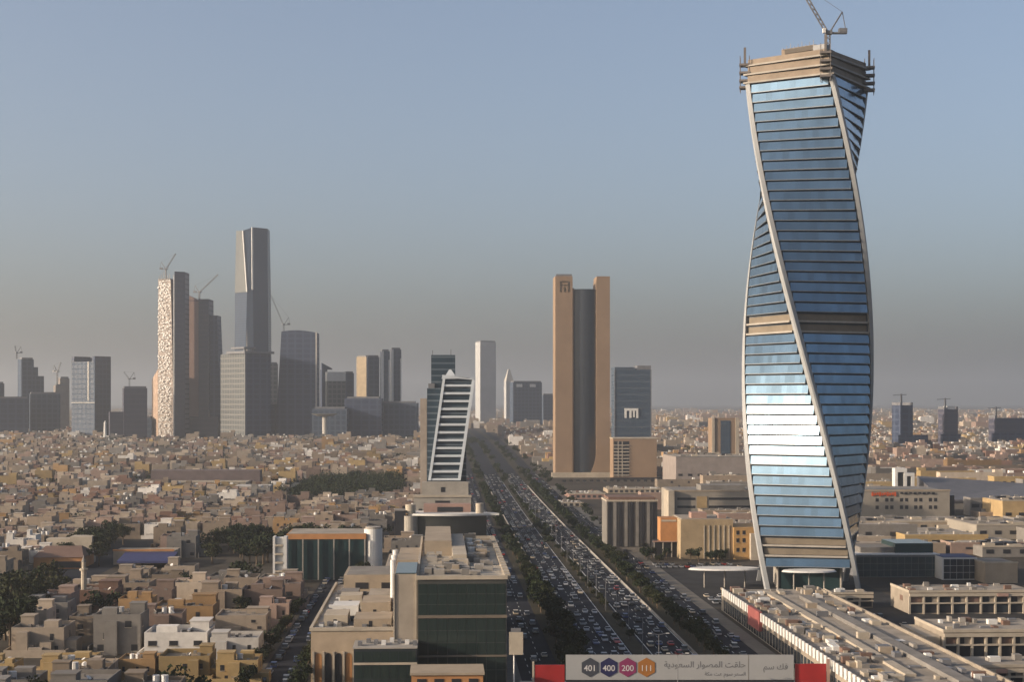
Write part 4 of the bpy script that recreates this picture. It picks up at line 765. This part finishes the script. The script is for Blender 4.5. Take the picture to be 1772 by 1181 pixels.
def house(X, Y, rz, proto, cname, near, sx=1, sy=1, sz=1, label=None):
    p = PROTOS[proto]; c = COLS[cname]; j = random.uniform(.65, 1.25); col = tuple(min(.8, q*j) for q in c) + (1,)
    fe = [f.replace('sheet lean-to on the roof', 'roof lean-to') for f in p['feats'][:2]]
    lab = '%s house with %s, %s' % (cname, ' and '.join(fe), zone(X, Y))
    if len(lab.split()) > 16: lab = '%s house with %s, %s' % (cname, fe[0], zone(X, Y))
    k = empty('house', (X, Y, gz(Y)), rz, label or lab, 'house', HG); k.scale = (sx, sy, sz)
    g = random.uniform(.6, 1.25); rcol = tuple(.5*q + .5*e for q, e in zip(col[:3], (.215*g,.187*g,.157*g))) + (1,)
    rf = None
    for nm, me, ct in p['P']:
        if not near and nm == 'roof_units' and random.random() < .4: continue
        o = link(nm, me, rf if nm in ('water_tank', 'roof_units', 'satellite_dishes', 'lean_to') and rf else k); o.color = col if ct == 'c' else rcol if ct == 'r' else tuple(q*1.12 for q in col[:3]) + (1,)
        if ct == 'stuff': o['kind'] = 'stuff'
        if nm == 'roof': rf = o
    if near:
        for x, y, z, a in p['wins']: link('window', p['wm'], k, (x, y, z), a)
        link('door', p['door'], k, (p['w']*.2, -p['d']/2, 0))
    else: tag(link('windows', p['wj'], k), kind='stuff')
    return k
RECTS = [(100,215,1225,1660), (-122,-36,796,912), (-42,26,425,640), (-78,26,700,790), (-30,30,915,1045), (-4,110,300,4000), (-55,-39,300,940), (-192,-158,300,960), (-120,-30,1280,1560), (108,200,600,790), (104,190,430,640)]
RECTS += [to + to2 for to, to2 in ()]
def rect_px(p0, p1, Y, d, mrg=2): 
    u0, v0 = to_uv(XW(p0, Y), Y); u1, _ = to_uv(XW(p1, Y), Y); RECTS.append((u0-mrg, u1+mrg, v0-mrg, v0+d+mrg))
for q in ((58,150,738,90), (190,306,742,92), (247,440,1420,64), (404,466,1330,34), (1166,1655,1085,65), (1440,1700,1012,56), (1440,1690,930,55), (1690,1800,960,62), (1700,1830,850,62), (1735,1830,1080,45), (1170,1300,1500,95), (1632,1840,1170,65), (1050,1138,880,30), (1178,1330,830,36), (1138,1190,845,16), (955,1062,1630,50), (1058,1142,1598,90), (1064,1127,1995,48), (1232,1279,1848,30), (1549,1583,1205,14), (1482,1770,725,70), (1540,1600,2240,50), (1620,1680,2270,50), (1700,1800,2300,60)): rect_px(*q)
MAN = [(250,358,1097,512,'white',0),(364,447,1106,508,'white',3),(275,362,1139,470,'sandy yellow',5),(374,446,1143,468,'sandy yellow',9),(205,268,1142,470,'ochre',11),(160,193,1152,460,'cream',2),(70,156,1144,468,'sandy yellow',7),(-20,24,1150,470,'sandy yellow',1),
       (205,262,1038,592,'ochre',6),(266,368,1050,578,'ochre',4),(373,460,1067,560,'cream',8),(118,198,1022,636,'terracotta',10),(448,500,1046,590,'pinkish',12),(440,520,1010,640,'pinkish',13),(10,40,935,830,'white',2),(46,62,928,850,'white',3),(300,352,1010,640,'cream',14),(20,110,1088,520,'cream',15),(120,200,1068,552,'beige',1)]
LAB = {0: 'wide white villa with arched upper rooms, the left of the white pair', 1: 'white villa right of the wide white villa', 2: 'sandy yellow house in front of the wide white villa', 3: 'sandy yellow house in front of the narrower white villa', 5: 'tall narrow bright cream house at the bottom street', 11: 'terracotta house beside the slender minaret', 14: 'bright white house by the dark trees, the wider of two', 15: 'bright white narrow house by the dark trees'}
for i, (p0, p1, yt, Y, cn, pr) in enumerate(MAN):
    p = PROTOS[pr]; w = (p1-p0)*Y/FOC; h = ZW(yt, Y); d = min(18, max(11, w)); sx, sy, sz = w/p['w'], d/p['d'], h/(p['h']+1)
    u, v = to_uv(XW((p0+p1)/2, Y), Y); X, Y2 = uv(u, v + d/2); house(X, Y2, RZ, pr, cn, True, sx, sy, sz, LAB.get(i)); RECTS.append((u-w/2-2.5, u+w/2+2.5, v-2, v+d+2))
random.seed(11)
plots = []; gaps = []
def free(u, v, hu=8, hv=8): return not any(a-hu < u < b+hu and c-hv < v < d+hv for a, b, c, d in RECTS)
def in_view(u, v, m=.02):
    X, Y = uv(u, v); return abs(X)/Y < 886/FOC + m
v = 424.0; row = 0
while v < 3400:
    big = 1 if v < 1900 else 1.15
    u = -1100 + (row*37 % 19); i = 0
    while u < 1500:
        wd = random.uniform(16, 20)*big
        if u > 100 and v < 1750: wd = random.uniform(38, 72)
        if i % 9 == 8: u += 9
        if in_view(u, v) and free(u, v) and not (u > 0 and v < 860) and not (v > 2560 and u < 60 and u > -560):
            if random.random() < (.78 if v < 760 else .88): plots.append((u + random.uniform(-.8,.8), v + random.uniform(-2.4,2.4), wd))
            else: gaps.append((u, v))
        u += wd; i += 1
    v += (19.5 if row % 2 == 0 else 27)*big; row += 1
NAMES = list(COLS); WT = [26, 22, 13, 7, 17, 5, 5, 5]
plots.sort(key=lambda q: q[1])
singles, far, commercial = [], [], []
cnt = 0
for u, v, wd in plots:
    if u > 0 and v < 1750: commercial.append((u, v, wd)) if v < 1450 else far.append((u, v, wd))
    elif cnt < 282 and u < 0: singles.append((u, v, wd)); cnt += 1
    else: far.append((u, v, wd))
for i, (u, v, wd) in enumerate(singles):
    X, Y = uv(u, v); pr = random.randrange(16); p = PROTOS[pr]; s = min(1.12, (wd - 1.2)/p['w'])
    turn = random.random() < .35; rz = RZ + random.choice([0, pi]) + (pi/2 if turn else 0) + random.uniform(-.05, .05); s = min(1.0, (wd-1.2)/p['d']) if turn else s; house(X, Y, rz, pr, random.choices(NAMES, WT)[0], i < 55, s, random.uniform(.9, 1.05), random.uniform(.88, 1.12))
def comm_block(u, v, wd, i):
    X, Y = uv(u, v); d = random.uniform(15, 22); w = wd - random.uniform(2, 8); h = random.choice([5.5, 6.5, 7.5, 9, 12]); cn = random.choice(['beige', 'cream', 'grey', 'sandy yellow', 'pinkish']); c = COLS[cn]
    lb = '%s %s %s' % (random.choice(['long flat', 'wide flat-roofed']) , cn, 'commercial block %s' % ('near the mall hall' if v < 1200 else 'near the tan tower' if u < 260 else 'on the plain behind the mall'))
    k = empty('commercial_block', (X, Y, gz(Y)), RZ, lb, 'building', 'commercial blocks right of the boulevard'); col = (*c, 1); rc = (.30,.265,.225,1)
    o = part(k, 'wall', HWALL, (-w/2, w/2, -d/2, d/2, 0, h)); o.color = col; o = part(k, 'roof', HWALL, (-w/2+.5, w/2-.5, -d/2+.5, d/2-.5, h+.003, h+.1)); o.color = rc
    o = part(k, 'parapet', HWALL, (-w/2-.1, w/2+.1, -d/2-.1, -d/2+.3, h+.002, h+1), (-w/2-.1, -w/2+.3, -d/2+.31, d/2, h+.002, h+1)); o.color = tuple(q*1.1 for q in c) + (1,)
    for q in range(int(w/7)):
        if random.random() < .8: part(k, 'window_band', DARK, (-w/2+1+q*7, -w/2+1+q*7+random.uniform(2.5,5.5), -d/2-.1, -d/2-.005, h*.5, h*.72))
    b = MB()
    for q in range(int(w/5)): x, y = random.uniform(-w/2+2, w/2-4), random.uniform(-d/2+2, d/2-3); b.box(x, x+random.uniform(1,4), y, y+random.uniform(1,3), h+.1, h+random.uniform(.8,2.2))
    tag(b.build('roof_units', random.choice([GREYROOF, CREAM, CONC]), k), kind='stuff')
for i, (u, v, wd) in enumerate(commercial): comm_block(u + wd/2, v, wd, i)
# everything farther: one mass, still real blocks with parapets, roof rooms and openings
fb = MB(); fcol = []
def fbox(cx_, cy_, hx, hy, z0, z1, col, ca, sa):
    n = len(fb.v)
    for z in (z0, z1):
        for sx, sy in ((-1,-1),(1,-1),(1,1),(-1,1)): x, y = sx*hx, sy*hy; fb.v.append((cx_ + x*ca - y*sa, cy_ + x*sa + y*ca, z))
    for f in ((4,5,6,7),(0,1,5,4),(1,2,6,5),(2,3,7,6),(3,0,4,7)): fb.f.append(tuple(n+i for i in f)); fb.m.append(0); fcol.append(col)
def far_house(X, Y, w, d, h, col, a, detail):
    ca, sa = cos(a), sin(a); z = gz(Y); g = random.uniform(.5,1.25); rc = tuple(.5*q + .5*e for q, e in zip(col, (.215*g,.187*g,.157*g)))
    fbox(X, Y, w/2, d/2, z, z+h, col, ca, sa)
    def loc(x, y): return X + x*ca - y*sa, Y + x*sa + y*ca
    fbox(*loc(0,0), w/2-.4, d/2-.4, z+h+.01, z+h+.05, rc, ca, sa)
    if detail:
        for x, y, hx, hy in ((0,-d/2+.2,w/2,.2),(-w/2+.2,0,.2,d/2),(w/2-.2,0,.2,d/2)): fbox(*loc(x,y), hx, hy, z+h, z+h+1, col, ca, sa)
        for fl in range(2):
            for q in range(random.randint(1,3)): x = random.uniform(-w/2+1.5, w/2-1.5); fbox(*loc(x, -d/2-.02), .8, .06, z+1.4+3.6*fl, z+3.2+3.6*fl, (.03,.03,.035), ca, sa)
            y = random.uniform(-d/2+2, d/2-2); fbox(*loc(-w/2-.02, y), .06, .8, z+1.4+3.6*fl, z+3.2+3.6*fl, (.04,.035,.035), ca, sa)
    q = random.uniform(2,3.8); fbox(*loc(random.choice([-1,1])*(w/2-q), random.choice([-1,1])*(d/2-q)), q, q*.9, z+h+.02, z+h+random.uniform(2.4,3.6), tuple(min(.75, e*1.1) for e in col), ca, sa)
    if random.random() < .5: fbox(*loc(random.uniform(-w/4,w/4), random.uniform(-d/4,d/4)), 1.1, 1.1, z+h+.02, z+h+2.2, (.6,.58,.54), ca, sa)
for u, v, wd in far:
    X, Y = uv(u, v); cn = random.choices(NAMES, WT)[0]; j = random.uniform(.5,1.25); col = tuple(min(.75, q*j) for q in COLS[cn])
    far_house(X, Y, wd-random.uniform(1.2,4), random.uniform(11,17)*(1 if Y < 1900 else 1.15), random.choice([6.5,7.5,8,8.5,9,11,13,4]) * (1.35 if random.random() < .06 else 1), col, RZ + random.uniform(-.03,.03), Y < 1900)
for i in range(2600):
    Y = 3300 * (3.2 ** random.random()); X = random.uniform(-.33, .33)*Y
    if -600 < X < -50 and Y < 3700: continue
    cn = random.choices(NAMES, WT)[0]; far_house(X, Y, random.uniform(16,40), random.uniform(14,30), random.choice([8,9,10,12,16,22]), COLS[cn], RZ, False)
me = fb.mesh('distant_houses', FARHOUSE); ca_ = me.color_attributes.new('Col', 'FLOAT_COLOR', 'CORNER'); data = []
for f, c in zip(fb.f, fcol): data += [c[0], c[1], c[2], 1.0]*len(f)
ca_.data.foreach_set('color', data)
tag(link('distant_houses', me), 'countless small flat-roofed houses spreading to the hazy horizon', 'houses', kind='stuff')

# ------------------------------------------------------------------ trees
def leaves(b, r, cx_, cy_, cz_, rad, n, s):
    for _ in range(n):
        while True:
            p = Vector((r.uniform(-1,1), r.uniform(-1,1), r.uniform(-1,1)))
            if .25 < p.length < 1: break
        p = Vector((cx_ + p.x*rad, cy_ + p.y*rad, cz_ + p.z*rad*.8)); a = Vector((r.gauss(0,1), r.gauss(0,1), r.gauss(0,1))).normalized(); c = a.orthogonal().normalized(); e = a.cross(c); q = s*r.uniform(.6,1.25)
        b.poly([tuple(p - c*q - e*q*.6), tuple(p + c*q - e*q*.6), tuple(p + c*q*.8 + e*q*.6), tuple(p - c*q*.8 + e*q*.6)])
TP = []
for i in range(8):
    r = random.Random(40+i); H = r.uniform(6.5, 9.5); cr = MB(); tr = MB(); tr.cyl(0,0,.32,-.1,H*.55,n=7,r1=.16)
    for q in range(r.randint(9,13)):
        a = r.uniform(0, 2*pi); R0 = r.uniform(.3, 1)*H*.36; zc = H*r.uniform(.5,.92); R0 *= 1.15 - .7*abs(zc/H - .62); x, y = R0*cos(a), R0*sin(a)
        tr.bar((0,0,H*.35), (x*.9,y*.9,zc-.4), .09); leaves(cr, r, x, y, zc, r.uniform(1.1,2.0), 62, .34)
    TP.append((cr, tr, H, cr.mesh('crown', TREEM if i % 3 else TREEM2), tr.mesh('trunk', BARK)))
tcount = 0
ft = MB()
def tree(u, v, label, group, s=1.0, single=True):
    global tcount
    X, Y = uv(u, v); i = random.randrange(8); cr, tr, H, cm, tm = TP[i]; a = random.uniform(0, 6.28); s *= random.uniform(.8, 1.2)
    if abs(X)/Y > 886/FOC + .015: return
    if single and tcount < 300:
        tcount += 1; k = empty('tree', (X, Y, gz(Y)+.1), a, label, 'tree', group); k.scale = (s, s, s*random.uniform(.9,1.15)); link('trunk', tm, k); link('crown', cm, k)
    else:
        r = random; z = gz(Y)
        for q in range(5): leaves(ft, r, X + r.uniform(-2.2,2.2)*s, Y + r.uniform(-2.2,2.2)*s, z + r.uniform(3,6)*s, 1.9*s, 16, .62)
random.seed(21)
def beside(v): return 'beside the green glass office' if v < 630 else 'level with the teal glass office' if v < 800 else 'level with the curved glass office'
v = 478
while v < 1500:
    nr = v < 860
    tree(41.5 + random.uniform(-2,2), v + random.uniform(-2,2), 'bushy dark tree left of the main road, ' + beside(v), 'trees along the boulevard, left strip', 1.2 if v < 680 else .75, nr)
    tree(88 + random.uniform(-2,2), v + random.uniform(-2,2), 'bushy dark tree right of the main road, ' + beside(v), 'trees along the boulevard, right strip', .8, nr)
    if int(v/7) % 3 == 0: tree(65.5, v + random.uniform(-2,2), 'small tree in the central median', 'trees in the median', .5, nr)
    v += random.uniform(7, 10)
for i in range(74):
    v = 470 + i*6.6 + random.uniform(-3,3)
    if 690 < v < 805: continue
    tree(-160 - (v-630)*.093 + random.uniform(-10,10), v, 'dense dark tree along the shaded street through the residential quarter', 'trees of the shaded street', 1.5)
for i in range(52): tree(random.uniform(-118,-40), random.uniform(803,905), 'dense dark tree in the green belt behind the teal glass office', 'trees of the green belt', 1.6)
for i in range(16): tree(random.uniform(-38,-22), 640 + random.uniform(0,90), 'dark tree between the stone office wing and the teal glass office', 'trees by the offices', 1.1)
for i in range(14): tree(random.uniform(-40,-39) , 440 + i*13, 'street tree along the narrow side street', 'trees of the narrow side street', .8)
for i in range(16): tree(-54.5, 430 + i*14 + random.uniform(-4,4), 'street tree in front of the house walls of the narrow side street', 'trees of the narrow side street, house side', .75)
for i in range(24): tree(random.uniform(106,150), random.uniform(800,880), 'low tree on the forecourt left of the twisted skyscraper', 'forecourt trees', .8)
for i in range(260): tree(random.uniform(-118,-32), random.uniform(1285,1555), '', '', 1.7, False)
for u, v, wd in singles:
    if random.random() < (.75 if v < 620 else .4): tree(u + wd*.5, v - 10.2, 'garden tree between flat-roofed houses', 'garden trees', .9)
for u, v in gaps:
    if u > 0 and v < 1750: continue
    for q in range(5 if v < 760 else 3 if v < 1300 else 2): tree(u + random.uniform(-6,6), v + random.uniform(-6,6), 'dark garden tree on an open plot among the houses', 'trees on open plots', 1.15)
for u, v, wd in far:
    if v < 2400 and random.random() < .38: tree(u + random.uniform(0,wd*.5), v - 9.5, '', '', 1.1, False)
for i in range(240):
    v = random.uniform(900, 2500); tree(random.choice([20, 41, 65, 88, 106]) + random.uniform(-3,3), v, '', '', 1.0, False)
for i in range(420): v = random.uniform(2440, 2560); tree(random.uniform(-.3,.0)*v + 60, v, '', '', 1.5, False)
tag(ft.build('distant_trees', TREEM), 'mass of small dark trees scattered among far houses and avenues', 'trees', kind='stuff')

# ------------------------------------------------------------------ vehicles
PAINT = M('car_paint', (1,1,1), .35, .03, .5, objcol=True, spec=.6); TYRE = M('tyre', (.02,.02,.02), .8); CGLASS = G('car_glass', (.03,.035,.04), .08, .3)
def car_mesh(kind):
    b = MB(); L, Wd = (4.7, .92) if kind == 'saloon' else (4.9, .98); hz = 1.45 if kind == 'saloon' else 1.85
    def ext(prof, hw0, m):
        n = len(b.v); q = len(prof); b.v += [(-hw0, y, z) for y, z in prof] + [(hw0, y, z) for y, z in prof]
        b.f.append(tuple(n+i for i in range(q))); b.f.append(tuple(n+q+i for i in reversed(range(q)))); b.m += [m, m]
        for i in range(q): j = (i+1) % q; b.f.append((n+i, n+q+i, n+q+j, n+j)); b.m.append(m)
    ext([(-L/2,.35),(-L/2,.78),(-L/2+.3,.9),(L/2-1.2,.95),(L/2-.1,.8),(L/2,.35)], Wd, 0)
    r0, r1 = (-L/2+.5, L/2-1.5) if kind == 'saloon' else (-L/2+.1, L/2-1.4)
    ext([(r0,.93),(r0+.6 if kind == 'saloon' else r0+.2, hz-.06),(r1-.75, hz-.06),(r1,.93)], Wd*.9, 1); ext([(r0+.65 if kind == 'saloon' else r0+.2, hz-.05),(r0+.7 if kind == 'saloon' else r0+.3, hz),(r1-.85,hz),(r1-.75,hz-.05)], Wd*.88, 0)
    for y in (-L*.3, L*.3):
        for sx in (-1, 1):
            n = len(b.v); x = sx*(Wd-.1)
            for dx in (0, .14*sx):
                for i in range(8): b.v.append((x+dx, y+.33*cos(i*pi/4), .33+.33*sin(i*pi/4)))
            b.f.append(tuple(n+8+i for i in (range(8) if sx > 0 else reversed(range(8))))); b.m.append(2)
            for i in range(8): j = (i+1) % 8; b.f.append((n+i, n+j, n+8+j, n+8+i)); b.m.append(2)
    return b.mesh(kind, [PAINT, CGLASS, TYRE])
CARS = {'saloon': car_mesh('saloon'), 'estate car': car_mesh('estate')}
CC = [('white', (.30,.30,.31), 22), ('silver', (.22,.225,.24), 20), ('black', (.02,.02,.022), 14), ('grey', (.14,.145,.15), 12), ('dark blue', (.03,.05,.14), 6), ('red', (.30,.03,.03), 4), ('beige', (.40,.34,.26), 6)]
spots = []
random.seed(33)
for us, d, where, sp in (((29.8, 34.2), 0, 'on the left service road', 24), ((49, 52.8, 56.6, 60.4), pi, 'on the left carriageway of the boulevard', 24), ((70.8, 74.2, 77.7, 81), 0, 'on the right carriageway of the boulevard', 24), ((94.2, 98, 101.8), 0, 'on the right service road', 24), ((-44, -50.5), 0, 'parked in the narrow side street', 12)):
    for u in us:
        v = 430 + random.uniform(0, 30)
        while v < (1700 if u > 0 else 760): spots.append((u + random.uniform(-.3,.3), v, d, where)); v += 6 + random.expovariate(1/(sp-6))
for r_, (u0, u1, v0, vs) in enumerate(((108, 150, 792, 2), (152, 172, 560, 5), (112, 150, 650, 3))):
    for j in range(vs):
        u = u0
        while u < u1:
            if random.random() < .75: spots.append((u, v0 + j*11, pi/2 if False else 0, 'parked on the lot near the arcade' if r_ else 'parked on the forecourt of the twisted skyscraper'))
            u += 2.9
spots.sort(key=lambda q: q[1]); fc = MB(); n = 0
cols_w = [c[2] for c in CC]
for u, v, d, where in spots:
    X, Y = uv(u, v)
    if abs(X)/Y > 886/FOC + .01: continue
    kd = random.choice(['saloon', 'estate car']); cn, cc, _ = random.choices(CC, cols_w)[0]
    if n < 300:
        n += 1; o = link('car', CARS[kd], None, (X, Y, gz(Y)+.034), RZ + d); o.color = (*cc, 1); tag(o, '%s %s %s' % (cn, kd, where), 'car', 'cars ' + where)
    else:
        ca, sa = cos(RZ), sin(RZ); z = gz(Y)+.03
        for (hx, hy, za, zb2, m) in ((.92, 2.3, .3, .95, CC.index(next(c for c in CC if c[0] == cn))), (.8, 1.2, .95, 1.45, 7)):
            q = len(fc.v)
            for zz in (za, zb2):
                for sx, sy in ((-1,-1),(1,-1),(1,1),(-1,1)): x, y = sx*hx*(1 if zz < 1.2 else .85), sy*hy*(1 if zz < 1.2 else .75); fc.v.append((X + x*ca - y*sa, Y + x*sa + y*ca, z + zz))
            for f in ((4,5,6,7),(0,1,5,4),(1,2,6,5),(2,3,7,6),(3,0,4,7)): fc.f.append(tuple(q+i for i in f)); fc.m.append(m)
tag(fc.build('distant_traffic', [M('paint_%s' % c[0].replace(' ', '_'), c[1], .35, .03) for c in CC] + [CGLASS]), 'distant traffic on the boulevard', 'cars', kind='stuff')
# street lamps in the median
pm = MB().cyl(0,0,.14,0,12.5,n=7,r1=.08).mesh('pole', STEEL); am = MB().bar((0,0,12.4), (2.4,0,12.9), .06).bar((0,0,12.4), (-2.4,0,12.9), .06).mesh('arm', STEEL); hm = MB().box(-.5,.5,-.16,.16,12.75,12.95).mesh('lamp_head', WHITE)
for i in range(22):
    X, Y = uv(65.5, 440 + i*38); k = empty('street_lamp', (X, Y, gz(Y)+.14), RZ, 'tall double-armed street lamp in the central median', 'street lamp', 'street lamps along the median'); link('pole', pm, k); link('arm', am, k); link('lamp_head', hm, k, (2.6,0,.02)); link('lamp_head', hm, k, (-2.6,0,.02))

# ------------------------------------------------------------------ haze
hb = MB().box(-16500, 16500, -1200, 31000, -3, 470); hz_ = bpy.data.materials.new('haze'); hz_.use_nodes = True; nt = hz_.node_tree
nt.nodes.remove(nt.nodes['Principled BSDF']); vp = nt.nodes.new('ShaderNodeVolumePrincipled')
vp.inputs['Color'].default_value = (*HAZE_COLOR, 1); vp.inputs['Density'].default_value = HAZE_DENSITY; vp.inputs['Anisotropy'].default_value = HAZE_G
nt.links.new(vp.outputs[0], nt.nodes['Material Output'].inputs['Volume'])
tag(hb.build('haze', hz_), 'pale dusty haze hanging over the whole city', 'haze', kind='stuff')

# ------------------------------------------------------------------ pieces that sit on a part become its sub-parts
SUBS = {'roof': ('roof_unit', 'duct', 'water_tank', 'roof_units', 'roof_patch'), 'lift_core': ('formwork', 'rebar'), 'deck': ('counterweight', 'cab'), 'drum': ('drum_cap', 'drum_top'),
        'rear_block': ('rear_block_roof', 'rear_block_opening'), 'stair_shaft': ('shaft_edge', 'shaft_roof'), 'core': ('roof_plant',), 'upper_core': ('antenna',), 'recess': ('louvre', 'mullion')}
base = lambda o: o.name.split('.')[0]
bpy.context.view_layer.update()
for root in [o for o in C.objects if o.type == 'EMPTY']:
    kids = list(root.children)
    for pn, cn in SUBS.items():
        hosts = [c for c in kids if base(c) == pn]
        if not hosts: continue
        for c in kids:
            if base(c) in cn:
                mw = c.matrix_local.copy(); c.parent = hosts[0]; c.matrix_local = hosts[0].matrix_local.inverted() @ mw
for root in [o for o in C.objects if base(o) == 'banner_sign']:
    hx = [c for c in root.children if base(c) == 'hexagon']; tx = [c for c in root.children if base(c) == 'lettering'][:4]
    for h_, t_ in zip(hx, tx): t_.parent = h_
for root in [o for o in C.objects if base(o) == 'stone_wing']:
    rooms = [c for c in root.children if base(c) == 'roof_room']; doors = [c for c in root.children if base(c) == 'roof_room_door']
    for r_, d_ in zip(rooms, doors): d_.parent = r_
